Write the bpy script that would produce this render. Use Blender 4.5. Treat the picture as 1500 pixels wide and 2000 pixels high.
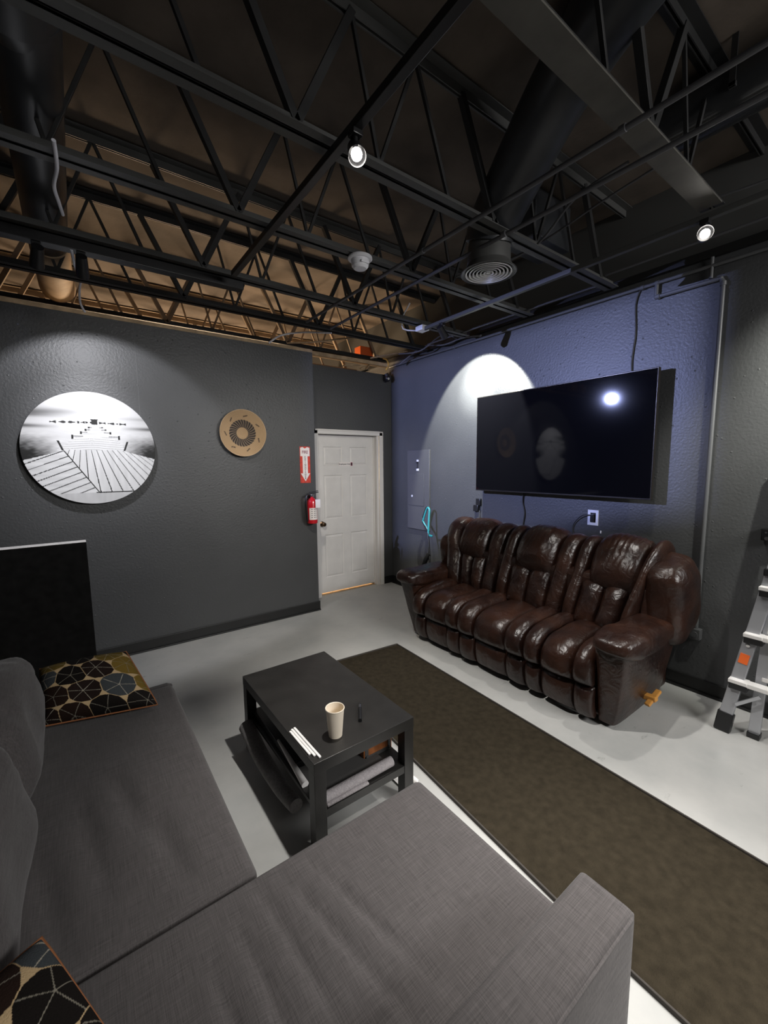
import bpy, bmesh, math, random
import numpy as np
from mathutils import Vector, Matrix, noise
R = math.radians
for o in list(bpy.data.objects):
    bpy.data.objects.remove(o)
scn = bpy.context.scene
COL = scn.collection

# ------------------------------------------------------------------ camera
CAM = Vector((-3.538, -4.6075, 1.6738)); YAW, PITCH, ROLL, FPX = 0.6357, -0.1145, -0.0092, 814.15
cd = bpy.data.cameras.new('camera'); cam = bpy.data.objects.new('camera', cd); COL.objects.link(cam)
_f = Vector((math.sin(YAW)*math.cos(PITCH), math.cos(YAW)*math.cos(PITCH), math.sin(PITCH)))
_r = Vector((math.cos(YAW), -math.sin(YAW), 0)); _u = _r.cross(_f)
_r2 = _r*math.cos(ROLL)+_u*math.sin(ROLL); _u2 = -_r*math.sin(ROLL)+_u*math.cos(ROLL)
m = Matrix((_r2, _u2, -_f)).transposed().to_4x4(); m.translation = CAM
cam.matrix_world = m
cd.sensor_fit = 'VERTICAL'; cd.sensor_height = 36; cd.sensor_width = 27; cd.lens = FPX/2000*36
cd.clip_start = 0.03; cd.clip_end = 60
scn.camera = cam

# ------------------------------------------------------------------ world, exposure
w = bpy.data.worlds.new('world'); scn.world = w; w.use_nodes = True
w.node_tree.nodes['Background'].inputs[0].default_value = (0.5, 0.52, 0.6, 1)
w.node_tree.nodes['Background'].inputs[1].default_value = 0.02
scn.view_settings.view_transform = 'Standard'; scn.view_settings.look = 'None'
scn.view_settings.gamma = 1; scn.view_settings.use_curve_mapping = False
scn.view_settings.exposure = 0.0

# ------------------------------------------------------------------ lights
def spot(name, loc, target, watts, deg, blend, color=(1, .96, .9), r=0.03):
    l = bpy.data.lights.new(name, 'SPOT'); l.energy = watts; l.spot_size = R(deg); l.spot_blend = blend
    l.color = color; l.shadow_soft_size = r
    o = bpy.data.objects.new(name, l); COL.objects.link(o); o.location = loc
    o.rotation_euler = (Vector(target)-Vector(loc)).to_track_quat('-Z', 'Y').to_euler()
    return o
def area(name, loc, target, watts, sx, sy, color=(1, 1, 1)):
    l = bpy.data.lights.new(name, 'AREA'); l.energy = watts; l.shape = 'RECTANGLE'; l.size = sx; l.size_y = sy; l.color = color
    o = bpy.data.objects.new(name, l); COL.objects.link(o); o.location = loc
    o.rotation_euler = (Vector(target)-Vector(loc)).to_track_quat('-Z', 'Y').to_euler()
    return o
WHITE = (1, .965, .92)
spot('lamp_light_table', (-2.40, -3.05, 2.80), (-1.85, -3.35, 0), 210, 84, 0.7, WHITE)
spot('lamp_light_aisle', (-0.70, -3.42, 2.84), (-1.20, -4.3, 0), 60, 112, 0.6, WHITE)
spot('lamp_light_screen', (-0.62, -1.64, 2.80), (-0.12, -1.60, 2.36), 260, 84, 0.14, (.98, 1, .93), .012)
spot('lamp_light_screen_core', (-0.60, -1.62, 2.80), (0, -1.52, 2.50), 170, 46, 0.9, (.98, 1, .93), .012)
spot('lamp_light_art', (-3.40, -1.40, 2.78), (-3.30, -0.384, 1.80), 52, 86, 0.25, (.95, .95, 1), .012)
spot('lamp_light_art_core', (-3.42, -1.38, 2.78), (-3.42, -0.384, 1.80), 60, 54, 0.9, (.95, .95, 1), .012)
spot('lamp_light_right_wall', (-0.60, -4.58, 2.80), (0, -4.40, 2.25), 240, 88, 0.8, (1, 1, .9), .02)
spot('lamp_light_rear', (-1.55, -4.85, 2.85), (-2.10, -4.25, 0.5), 340, 44, 0.9, WHITE, .05)
spot('door_fill_light', (-2.56, -2.35, 2.88), (-1.15, -0.5, 0.7), 105, 84, 0.9, (1, .93, .82), .03)  # added fill without a lamp head, brightens the door and far floor
# the open venue behind the viewer: an unseen fill light added in place of its lamps
area('rear_fill_light', (-1.0, -7.2, 2.95), (-1.3, -1.0, 0.9), 165, 2.4, .8, (1, .985, .965))
# blue "no signal" light from the projector hung at the left, washing the screen wall
spot('projector_light', (-4.05, -1.12, 2.73), (0, -1.9, 2.1), 820, 120, 0.0, (.45, .52, 1.0), .0035)
# warm work light in the unfinished room behind the door wall
area('work_light', (-2.1, 2.7, 1.6), (-2.1, .4, 3.4), 150, 1.6, 0.6, (1, .72, .46))
spot('corner_fill_light', (-.8, 1.3, 1.9), (-.7, -.05, 3.0), 130, 100, .8, (1, .70, .42), .1)  # extra warm fill, added to brighten the undersides near the corner
area('work_light_low', (-1.2, 1.9, 1.6), (-0.7, 0.2, 0.1), 130, 1.0, 0.5, (1, .66, .34))

# ------------------------------------------------------------------ materials
def mat(name, col, rough=.6, metal=0, bump=0, bscale=40, var=0, vscale=6, coat=0, spec=.5, vcol=None, detail=4, emit=None, es=0, stretch=None):
    m = bpy.data.materials.new(name); m.use_nodes = True; nt = m.node_tree; b = nt.nodes['Principled BSDF']
    b.inputs['Base Color'].default_value = (*col, 1); b.inputs['Roughness'].default_value = rough
    b.inputs['Metallic'].default_value = metal; b.inputs['Specular IOR Level'].default_value = spec
    b.inputs['Coat Weight'].default_value = coat
    tc = nt.nodes.new('ShaderNodeTexCoord')
    src = tc.outputs['Object']
    if stretch:
        mp = nt.nodes.new('ShaderNodeMapping'); mp.inputs['Scale'].default_value = stretch
        nt.links.new(src, mp.inputs[0]); src = mp.outputs[0]
    if vcol:
        a = nt.nodes.new('ShaderNodeVertexColor'); a.layer_name = vcol
        nt.links.new(a.outputs[0], b.inputs['Base Color'])
    elif var:
        n = nt.nodes.new('ShaderNodeTexNoise'); n.inputs['Scale'].default_value = vscale; n.inputs['Detail'].default_value = detail
        nt.links.new(src, n.inputs['Vector'])
        cr = nt.nodes.new('ShaderNodeValToRGB')
        cr.color_ramp.elements[0].position = .3; cr.color_ramp.elements[1].position = .7
        cr.color_ramp.elements[0].color = (*[c*(1-var) for c in col], 1); cr.color_ramp.elements[1].color = (*[min(1, c*(1+var)) for c in col], 1)
        nt.links.new(n.outputs[0], cr.inputs[0]); nt.links.new(cr.outputs[0], b.inputs['Base Color'])
    if bump:
        n2 = nt.nodes.new('ShaderNodeTexNoise'); n2.inputs['Scale'].default_value = bscale; n2.inputs['Detail'].default_value = 3
        nt.links.new(src, n2.inputs['Vector'])
        bp = nt.nodes.new('ShaderNodeBump'); bp.inputs['Strength'].default_value = bump; bp.inputs['Distance'].default_value = .004
        nt.links.new(n2.outputs[0], bp.inputs['Height']); nt.links.new(bp.outputs[0], b.inputs['Normal'])
    if emit:
        b.inputs['Emission Color'].default_value = (*emit, 1); b.inputs['Emission Strength'].default_value = es
    return m

def wall_mat():
    m = mat('slate_wall_paint', (.058, .059, .061), .45, bump=0)
    nt = m.node_tree; b = nt.nodes['Principled BSDF']; tc = [n for n in nt.nodes if n.type == 'TEX_COORD'][0]
    n = nt.nodes.new('ShaderNodeTexNoise'); n.inputs['Scale'].default_value = 55; n.inputs['Detail'].default_value = 3
    v = nt.nodes.new('ShaderNodeTexVoronoi'); v.inputs['Scale'].default_value = 16; v.feature = 'F1'
    mr = nt.nodes.new('ShaderNodeMapRange'); mr.inputs[1].default_value = .0; mr.inputs[2].default_value = .12; mr.inputs[3].default_value = 1.4; mr.inputs[4].default_value = 0
    add = nt.nodes.new('ShaderNodeMath'); add.operation = 'ADD'
    big = nt.nodes.new('ShaderNodeTexNoise'); big.inputs['Scale'].default_value = 1.3; big.inputs['Detail'].default_value = 5
    cr = nt.nodes.new('ShaderNodeValToRGB')
    cr.color_ramp.elements[0].position = .35; cr.color_ramp.elements[0].color = (.052, .0535, .0555, 1)
    cr.color_ramp.elements[1].position = .65; cr.color_ramp.elements[1].color = (.063, .0645, .0665, 1)
    for x in (n, v, big): nt.links.new(tc.outputs['Object'], x.inputs['Vector'])
    nt.links.new(big.outputs[0], cr.inputs[0]); nt.links.new(cr.outputs[0], b.inputs['Base Color'])
    nt.links.new(v.outputs['Distance'], mr.inputs[0]); nt.links.new(n.outputs[0], add.inputs[0]); nt.links.new(mr.outputs[0], add.inputs[1])
    bp = nt.nodes.new('ShaderNodeBump'); bp.inputs['Strength'].default_value = .5; bp.inputs['Distance'].default_value = .004
    nt.links.new(add.outputs[0], bp.inputs['Height']); nt.links.new(bp.outputs[0], b.inputs['Normal'])
    return m

def floor_mat():
    m = mat('grey_floor_paint', (.36, .36, .35), .38)
    nt = m.node_tree; b = nt.nodes['Principled BSDF']; tc = [n for n in nt.nodes if n.type == 'TEX_COORD'][0]
    a = nt.nodes.new('ShaderNodeTexNoise'); a.inputs['Scale'].default_value = 1.6; a.inputs['Detail'].default_value = 7; a.inputs['Roughness'].default_value = .62
    cr = nt.nodes.new('ShaderNodeValToRGB')
    cr.color_ramp.elements[0].position = .32; cr.color_ramp.elements[0].color = (.38, .385, .375, 1)
    cr.color_ramp.elements[1].position = .66; cr.color_ramp.elements[1].color = (.50, .495, .475, 1)
    # small dark scuffs
    mp = nt.nodes.new('ShaderNodeMapping'); mp.inputs['Scale'].default_value = (1.1, 3.2, 1); mp.inputs['Rotation'].default_value = (0, 0, .7)
    s = nt.nodes.new('ShaderNodeTexNoise'); s.inputs['Scale'].default_value = 3.2; s.inputs['Detail'].default_value = 9; s.inputs['Roughness'].default_value = .75
    sr = nt.nodes.new('ShaderNodeMapRange'); sr.inputs[1].default_value = .61; sr.inputs[2].default_value = .70; sr.inputs[3].default_value = 0; sr.inputs[4].default_value = .55
    mx = nt.nodes.new('ShaderNodeMixRGB'); mx.inputs[2].default_value = (.09, .09, .085, 1)
    nt.links.new(tc.outputs['Object'], a.inputs['Vector']); nt.links.new(tc.outputs['Object'], mp.inputs[0]); nt.links.new(mp.outputs[0], s.inputs['Vector'])
    nt.links.new(a.outputs[0], cr.inputs[0]); nt.links.new(s.outputs[0], sr.inputs[0]); nt.links.new(sr.outputs[0], mx.inputs[0])
    nt.links.new(cr.outputs[0], mx.inputs[1]); nt.links.new(mx.outputs[0], b.inputs['Base Color'])
    bp = nt.nodes.new('ShaderNodeBump'); bp.inputs['Strength'].default_value = .12; bp.inputs['Distance'].default_value = .004
    nt.links.new(a.outputs[0], bp.inputs['Height']); nt.links.new(bp.outputs[0], b.inputs['Normal'])
    rr = nt.nodes.new('ShaderNodeMapRange'); rr.inputs[3].default_value = .30; rr.inputs[4].default_value = .52
    nt.links.new(a.outputs[0], rr.inputs[0]); nt.links.new(rr.outputs[0], b.inputs['Roughness'])
    return m

def weave_mat(name, dark, light, su=420):
    m = mat(name, light, .95, spec=.15)
    nt = m.node_tree; b = nt.nodes['Principled BSDF']; tc = [n for n in nt.nodes if n.type == 'TEX_COORD'][0]
    outs = []
    for sc in ((14, 420, 90), (420, 14, 90)):
        mp = nt.nodes.new('ShaderNodeMapping'); mp.inputs['Scale'].default_value = sc
        n = nt.nodes.new('ShaderNodeTexNoise'); n.inputs['Scale'].default_value = 1.0; n.inputs['Detail'].default_value = 3
        nt.links.new(tc.outputs['Object'], mp.inputs[0]); nt.links.new(mp.outputs[0], n.inputs['Vector']); outs.append(n)
    add = nt.nodes.new('ShaderNodeMath'); add.operation = 'ADD'
    nt.links.new(outs[0].outputs[0], add.inputs[0]); nt.links.new(outs[1].outputs[0], add.inputs[1])
    mr = nt.nodes.new('ShaderNodeMapRange'); mr.inputs[1].default_value = .65; mr.inputs[2].default_value = 1.35
    nt.links.new(add.outputs[0], mr.inputs[0])
    mx = nt.nodes.new('ShaderNodeMixRGB'); mx.inputs[1].default_value = (*dark, 1); mx.inputs[2].default_value = (*light, 1)
    nt.links.new(mr.outputs[0], mx.inputs[0]); nt.links.new(mx.outputs[0], b.inputs['Base Color'])
    bp = nt.nodes.new('ShaderNodeBump'); bp.inputs['Strength'].default_value = .35; bp.inputs['Distance'].default_value = .002
    nt.links.new(add.outputs[0], bp.inputs['Height']); nt.links.new(bp.outputs[0], b.inputs['Normal'])
    b.inputs['Sheen Weight'].default_value = .15
    return m

def leather_mat():
    m = mat('brown_leather', (.055, .022, .013), .31, spec=.5)
    nt = m.node_tree; b = nt.nodes['Principled BSDF']; tc = [n for n in nt.nodes if n.type == 'TEX_COORD'][0]
    n = nt.nodes.new('ShaderNodeTexNoise'); n.inputs['Scale'].default_value = 5; n.inputs['Detail'].default_value = 6
    cr = nt.nodes.new('ShaderNodeValToRGB')
    cr.color_ramp.elements[0].position = .3; cr.color_ramp.elements[0].color = (.010, .0045, .0038, 1)
    cr.color_ramp.elements[1].position = .7; cr.color_ramp.elements[1].color = (.034, .0135, .0078, 1)
    v = nt.nodes.new('ShaderNodeTexVoronoi'); v.inputs['Scale'].default_value = 190
    n2 = nt.nodes.new('ShaderNodeTexNoise'); n2.inputs['Scale'].default_value = 14; n2.inputs['Detail'].default_value = 5; n2.inputs['Distortion'].default_value = 1.2
    for x in (n, v, n2): nt.links.new(tc.outputs['Object'], x.inputs['Vector'])
    nt.links.new(n.outputs[0], cr.inputs[0]); nt.links.new(cr.outputs[0], b.inputs['Base Color'])
    b1 = nt.nodes.new('ShaderNodeBump'); b1.inputs['Strength'].default_value = .25; b1.inputs['Distance'].default_value = .001
    b2 = nt.nodes.new('ShaderNodeBump'); b2.inputs['Strength'].default_value = .55; b2.inputs['Distance'].default_value = .012
    nt.links.new(v.outputs['Distance'], b1.inputs['Height']); nt.links.new(n2.outputs[0], b2.inputs['Height'])
    nt.links.new(b1.outputs[0], b2.inputs['Normal']); nt.links.new(b2.outputs[0], b.inputs['Normal'])
    return m

M = dict(
    tan_dark=mat('dusty_tan_primer', (.24, .175, .115), .75, var=.2, vscale=9),
    steel_brown=mat('brown_grey_painted_steel', (.075, .070, .060), .6, bump=.2, bscale=50, var=.2, vscale=7),
    wall=wall_mat(), floor=floor_mat(), leather=leather_mat(),
    weave=weave_mat('grey_weave', (.052, .0475, .0470), (.100, .0905, .0900)),
    weave_dark=weave_mat('grey_weave_dark', (.060, .057, .057), (.115, .108, .108)),
    black_trim=mat('black_rubber_trim', (.008, .008, .008), .45),
    deck=mat('roof_deck', (.098, .078, .062), .9, bump=.4, bscale=30, var=.35, vscale=3, detail=6),
    steel=mat('black_painted_steel', (.016, .016, .0165), .55, bump=.15, bscale=60),
    steel_grey=mat('charcoal_and_lit_steel', (.065, .065, .063), .5, bump=.15, bscale=60),
    pipe=mat('painted_conduit', (.085, .085, .092), .6),
    pipe_wall=mat('wall_painted_conduit', (.08, .082, .085), .4),
    duct=mat('dark_painted_duct', (.030, .032, .036), .38, var=.3, vscale=5),
    duct_gloss=mat('glossy_dark_duct', (.05, .052, .055), .14, metal=.5),
    tan=mat('bare_tan_primer', (.46, .33, .21), .7, var=.2, vscale=8),
    wood=mat('raw_wood', (.46, .33, .20), .7, var=.25, vscale=14, stretch=(1, 6, 1)),
    white=mat('white_paint', (.74, .72, .70), .4), door=mat('door_white', (.72, .70, .68), .42, bump=.05, bscale=20, var=.05),
    plastic_white=mat('white_plastic', (.80, .80, .84), .4), plastic_black=mat('black_plastic', (.010, .010, .011), .35),
    bronze=mat('aged_bronze', (.16, .10, .06), .3, metal=1), chrome=mat('polished_metal', (.7, .7, .72), .2, metal=1),
    alu=mat('ladder_aluminium', (.56, .57, .60), .38, metal=.75), alu_light=mat('bright_aluminium_tread', (.82, .80, .78), .45, metal=.2),
    orange=mat('orange_plastic', (.75, .13, .02), .5), red=mat('fire_red', (.52, .012, .020), .25, coat=.5),
    sign_red=mat('sign_red', (.60, .05, .03), .45, var=.25, vscale=40), paper=mat('white_paper', (.80, .78, .76), .8),
    ink=mat('black_ink', (.02, .02, .025), .6), sign_white=mat('sign_white', (.85, .80, .78), .5),
    black_wood=mat('black_brown_veneer', (.016, .015, .014), .42, bump=.08, bscale=80, var=.25, vscale=8),
    cup=mat('cream_paper_cup', (.86, .76, .62), .55), felt=mat('light_carpet_pile', (.40, .37, .38), 1, bump=1, bscale=220, var=.14, vscale=120),
    felt_dark=mat('grey_carpet_pile', (.22, .21, .21), 1, bump=1, bscale=220, var=.2, vscale=90),
    grey_board=mat('dark_grey_board', (.07, .068, .066), .7), tan_leather=mat('tan_leather', (.32, .11, .035), .5, bump=.3, bscale=60, var=.5, vscale=18),
    rug=mat('olive_brown_rug', (.036, .029, .019), 1, bump=1.0, bscale=330, var=.22, vscale=26, detail=9, spec=.1),
    rug_edge=mat('rug_binding', (.055, .048, .042), .9, bump=.5, bscale=150),
    speaker=mat('black_felt_panel', (.010, .0098, .0095), 1, var=.2, vscale=20, spec=0), tv=mat('television_glass', (.003, .003, .004), .05, spec=.32),
    tv_frame=mat('television_bezel', (.05, .045, .04), .3, metal=.7), teal=mat('teal_plastic', (.03, .27, .28), .4),
    panel=mat('grey_panel_paint', (.075, .076, .082), .35), bulb=mat('lit_bulb', (1, 1, 1), .5, emit=(1, .95, .88), es=45),
    yellow=mat('yellow_strap', (.75, .42, .08), .5), blue_ind=mat('projector_lens_light', (0, 0, .2), .3, emit=(.12, .08, 1), es=40),
    cable=mat('black_cable', (.015, .015, .017), .5), wire_white=mat('white_cable', (.75, .75, .82), .4),
    vent_white=mat('diffuser_ring', (.85, .85, .85), .45), art_edge=mat('black_panel_edge', (.006, .006, .006), .5),
    art=mat('printed_photo', (1, 1, 1), .55, vcol='col'), basket=mat('woven_grass', (1, 1, 1), .75, vcol='col', bump=.6, bscale=90),
    cushion=mat('patterned_cushion_fabric', (1, 1, 1), .9, vcol='col', bump=.5, bscale=250, spec=.1),
    lilac=mat('lilac_plastic', (.30, .25, .55), .4), brown_cord=mat('rust_piping', (.25, .09, .03), .8),
    block=mat('warm_wood_block', (.60, .28, .06), .45), maroon=mat('maroon_ink', (.20, .01, .05), .5),
)

# ------------------------------------------------------------------ mesh helpers
class MB:
    def __init__(s): s.bm = bmesh.new(); s.ang = 20
    def _add(s, verts, faces):
        vs = [s.bm.verts.new(v) for v in verts]
        for f in faces:
            try: s.bm.faces.new([vs[i] for i in f])
            except ValueError: pass
        return vs
    def box(s, a, b, bevel=0, mtx=None, seg=2):
        lo = [min(a[i], b[i]) for i in range(3)]; hi = [max(a[i], b[i]) for i in range(3)]
        t = bmesh.new(); bmesh.ops.create_cube(t, size=1)
        for v in t.verts:
            v.co = Vector([(lo[i]+hi[i])/2 + v.co[i]*(hi[i]-lo[i]) for i in range(3)])
        if bevel: bmesh.ops.bevel(t, geom=list(t.edges), offset=bevel, segments=seg, affect='EDGES', profile=.5)
        return s.merge(t, mtx)
    def merge(s, t, mtx=None):
        if mtx: t.transform(mtx)
        me = bpy.data.meshes.new('t'); t.to_mesh(me); t.free(); s.bm.from_mesh(me); bpy.data.meshes.remove(me); return s
    def beam(s, a, b, w, h, up=(0, 0, 1), bevel=0):
        a = Vector(a); b = Vector(b); d = (b-a); L = d.length; z = d.normalized(); u = Vector(up)
        x = u.cross(z)
        if x.length < 1e-4: x = Vector((1, 0, 0)).cross(z)
        x.normalize(); y = z.cross(x)
        mt = Matrix((x, y, z)).transposed().to_4x4(); mt.translation = a
        return s.box((-w/2, -h/2, 0), (w/2, h/2, L), bevel, mt)
    def cyl(s, a, b, r, r2=None, n=20, caps=True):
        a = Vector(a); b = Vector(b); r2 = r if r2 is None else r2; d = b-a
        t = bmesh.new(); bmesh.ops.create_cone(t, cap_ends=caps, segments=n, radius1=r, radius2=r2, depth=d.length)
        q = d.to_track_quat('Z', 'Y').to_matrix().to_4x4(); q.translation = (a+b)/2
        return s.merge(t, q)
    def tube(s, pts, r, n=10, closed=False, smooth=3):
        P = [Vector(p) for p in pts]; s.ang = 50
        if smooth and len(P) > 2: P = catmull(P, smooth)
        rings = []; prev = None
        for i, p in enumerate(P):
            d = (P[min(i+1, len(P)-1)]-P[max(i-1, 0)]).normalized()
            if prev is None:
                x = d.orthogonal().normalized()
            else:
                x = (prev-d*prev.dot(d)); x = x.normalized() if x.length > 1e-5 else d.orthogonal().normalized()
            prev = x; y = d.cross(x)
            rr = r(i/(len(P)-1)) if callable(r) else r
            rings.append([s.bm.verts.new(p+(x*math.cos(2*math.pi*k/n)+y*math.sin(2*math.pi*k/n))*rr) for k in range(n)])
        for i in range(len(rings)-1):
            for k in range(n):
                s.bm.faces.new((rings[i][k], rings[i][(k+1) % n], rings[i+1][(k+1) % n], rings[i+1][k]))
        s.bm.faces.new(list(reversed(rings[0]))); s.bm.faces.new(rings[-1])
        return s
    def lathe(s, prof, n=32, mtx=None):
        t = bmesh.new(); rings = []
        for (r, z) in prof:
            if r < 1e-5: rings.append([t.verts.new((0, 0, z))])
            else: rings.append([t.verts.new((r*math.cos(2*math.pi*k/n), r*math.sin(2*math.pi*k/n), z)) for k in range(n)])
        for i in range(len(rings)-1):
            A, B = rings[i], rings[i+1]
            for k in range(n):
                k2 = (k+1) % n
                if len(A) == 1 and len(B) == 1: continue
                if len(A) == 1: t.faces.new((A[0], B[k2], B[k]))
                elif len(B) == 1: t.faces.new((A[k], A[k2], B[0]))
                else: t.faces.new((A[k], A[k2], B[k2], B[k]))
        return s.merge(t, mtx)
    def prism(s, poly, d0, d1, axis='x'):
        def P(a, b, d): return {'x': (d, a, b), 'y': (a, d, b), 'z': (a, b, d)}[axis]
        n = len(poly); vs = [s.bm.verts.new(P(a, b, d0)) for a, b in poly]+[s.bm.verts.new(P(a, b, d1)) for a, b in poly]
        s.bm.faces.new(vs[:n]); s.bm.faces.new(list(reversed(vs[n:])))
        for i in range(n): s.bm.faces.new((vs[i], vs[n+i], vs[n+(i+1) % n], vs[(i+1) % n]))
        return s
    def build(s, name, material, parent=None, loc=None, smooth=True, angle=None):
        bmesh.ops.recalc_face_normals(s.bm, faces=s.bm.faces)
        me = bpy.data.meshes.new(name); s.bm.to_mesh(me); s.bm.free()
        o = bpy.data.objects.new(name, me); COL.objects.link(o)
        off = None
        if parent is not None: off = wloc(parent)
        elif loc is not None: off = Vector(loc); o.location = off
        if off is not None: me.transform(Matrix.Translation(-off))
        if parent is not None: o.parent = parent
        me.materials.append(material)
        if smooth:
            me.polygons.foreach_set('use_smooth', [True]*len(me.polygons)); me.set_sharp_from_angle(angle=R(angle or s.ang))
        return o
def wloc(o):
    v = Vector(o.location)
    while o.parent: o = o.parent; v += Vector(o.location)
    return v
def catmull(P, k):
    out = []
    for i in range(len(P)-1):
        p0, p1, p2, p3 = P[max(i-1, 0)], P[i], P[i+1], P[min(i+2, len(P)-1)]
        for j in range(k):
            t = j/k
            out.append(.5*((2*p1)+(p2-p0)*t+(2*p0-5*p1+4*p2-p3)*t*t+(-p0+3*p1-3*p2+p3)*t**3))
    out.append(P[-1]); return out
def tag(o, label=None, cat=None, group=None, kind=None):
    if label: o['label'] = label
    if cat: o['category'] = cat
    if group: o['group'] = group
    if kind: o['kind'] = kind
    return o
def thing(name, label, cat, loc=(0, 0, 0), group=None):
    o = bpy.data.objects.new(name, None); COL.objects.link(o); o.location = loc; o.empty_display_size = .05
    return tag(o, label, cat, group)
def thing_part(name, parent, loc):
    o = bpy.data.objects.new(name, None); COL.objects.link(o); o.parent = parent; o.location = Vector(loc)-wloc(parent); o.empty_display_size = .05; return o
def copy_tree(o, parent=None):
    c = o.copy(); COL.objects.link(c); c.parent = parent
    for ch in list(o.children): copy_tree(ch, c)
    return c
def text_mesh(txt, size, mtx, material, name, parent, depth=.0008, spacing=1.0, sx=1.0):
    cu = bpy.data.curves.new('txt', 'FONT'); cu.body = txt; cu.size = size; cu.align_x = 'CENTER'; cu.align_y = 'CENTER'; cu.extrude = depth
    cu.space_line = spacing; cu.offset = size*.012
    ob = bpy.data.objects.new('txt', cu); COL.objects.link(ob); bpy.context.view_layer.update()
    me = bpy.data.meshes.new_from_object(ob.evaluated_get(bpy.context.evaluated_depsgraph_get()))
    bpy.data.objects.remove(ob); bpy.data.curves.remove(cu)
    me.transform(Matrix.Diagonal((sx, 1, 1, 1))); me.transform(mtx); off = wloc(parent); me.transform(Matrix.Translation(-off))
    me.materials.clear(); me.materials.append(material); me.name = name
    o = bpy.data.objects.new(name, me); COL.objects.link(o); o.parent = parent; return o
def struct(name, mb, material, smooth=False):
    return tag(mb.build(name, material, smooth=smooth), kind='structure')
# matrix for a sign facing -y (its x runs along +x) / facing -x (its x runs along -y)
def face_ny(c): return Matrix(((1, 0, 0, c[0]), (0, 0, -1, c[1]), (0, 1, 0, c[2]), (0, 0, 0, 1)))
def face_nx(c): return Matrix(((0, 0, -1, c[0]), (-1, 0, 0, c[1]), (0, 1, 0, c[2]), (0, 0, 0, 1)))

# ================================================================== SETTING
HW = 2.88           # top of the partition walls
struct('floor', MB().box((-7, -9, -.1), (.2, 4, 0)), M['floor'])
struct('ceiling', MB().box((-7, -9, 3.62), (.3, 4, 3.72)), M['deck'])
struct('wall_right', MB().box((0, -9, 0), (.2, 4, 3.02)), M['wall'])
struct('trim_1', MB().box((-.035, -9, 3.02), (.2, .5, 3.07)), M['black_trim'])
struct('wall_right_upper', MB().box((.05, -9, 3.07), (.25, 4, 3.62)), M['steel_grey'])
struct('wall_left', MB().box((-7, -.384, 0), (-1.37, -.2, HW)).box((-1.50, -.2, 0), (-1.37, .12, HW)), M['wall'])
dw = MB().box((-1.37, 0, 2.10), (0, .12, HW-.02)).box((-.16, 0, 0), (0, .12, 2.10)).box((-1.37, 0, 0), (-1.18, .12, 2.10))
struct('wall_door', dw, M['wall'])
struct('wall_far_left', MB().box((-7.2, -9, 0), (-7, 4, 3.62)), M['wall'])
struct('wall_rear', MB().box((-7, -9.2, 0), (.2, -9, 3.62)), M['wall'])
struct('wall_behind', MB().box((-7, 3.8, 0), (.2, 4, 3.62)), M['tan'])
# faint plaster panel joint and black cove bases
struct('baseboard_left', MB().box((-7, -.396, 0), (-1.358, -.384, .105), .003).box((-1.37, -.384, 0), (-1.358, -.05, .105), .003), M['black_trim'])
struct('baseboard_door', MB().box((-.155, -.012, 0), (0, 0, .105), .003), M['black_trim'])
struct('baseboard_right', MB().box((-.012, -9, 0), (0, 0, .105), .003), M['black_trim'])
struct('trim_2', MB().box((-.030, -9, .0), (-.012, 0, .016), .003).box((-7, -.412, 0), (-1.358, -.396, .014), .003), M['black_trim'])
struct('trim_3', MB().box((-7, -.39, HW), (-1.37, -.19, HW+.03)), M['wood'])
# thin dry caulk seam of the wall boards
struct('trim_4', MB().box((-3.045, -.3855, 1.9), (-3.041, -.384, HW)), M['pipe_wall'])

# door
dr = MB()
x0, x1, zt = -1.132, -.252, 2.045
door = bpy.data.objects.new('door_1', None); COL.objects.link(door); door.location = (x0, .075, 0); tag(door, kind='structure')
pan = [(x0+.11, x0+.385, 1.66, 1.90), (x0+.495, x0+.77, 1.66, 1.90), (x0+.11, x0+.385, .98, 1.54), (x0+.495, x0+.77, .98, 1.54), (x0+.11, x0+.385, .22, .78), (x0+.495, x0+.77, .22, .78)]
xs = sorted({x0, x1} | {p[0] for p in pan} | {p[1] for p in pan}); zs = sorted({.022, zt} | {p[2] for p in pan} | {p[3] for p in pan})
dr.box((x0, .084, .022), (x1, .112, zt))
for i in range(len(xs)-1):
    for j in range(len(zs)-1):
        cx, cz = (xs[i]+xs[i+1])/2, (zs[j]+zs[j+1])/2
        hit = [p for p in pan if p[0] < cx < p[1] and p[2] < cz < p[3]]
        if not hit: dr.box((xs[i], .075, zs[j]), (xs[i+1], .085, zs[j+1]))
for (a, b, c, d) in pan:
    g = .012; e = .034
    o_ = [(a, c), (b, c), (b, d), (a, d)]; i1 = [(a+g, c+g), (b-g, c+g), (b-g, d-g), (a+g, d-g)]; i2 = [(a+e, c+e), (b-e, c+e), (b-e, d-e), (a+e, d-e)]
    vs = [(x, .075, z) for x, z in o_]+[(x, .0835, z) for x, z in i1]+[(x, .0765, z) for x, z in i2]
    f = [(k, (k+1) % 4, 4+(k+1) % 4, 4+k) for k in range(4)]+[(4+k, 4+(k+1) % 4, 8+(k+1) % 4, 8+k) for k in range(4)]+[(8, 9, 10, 11)]
    dr._add(vs, f)
dr.build('door_leaf', M['door'], door, smooth=False)
fr = MB()
fr.box((-1.187, -.016, 0), (-1.135, .13, 2.108), .004).box((-.215, -.016, 0), (-.152, 0, 2.108), .004).box((-1.187, -.016, 2.048), (-.152, .0, 2.108), .004)
fr.box((-.252, .0, 0), (-.215, .13, 2.05), .002).box((-1.16, .0, 2.05), (-.215, .13, 2.08), .002).box((-.262, .06, .0), (-.252, .075, 2.05))
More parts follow.
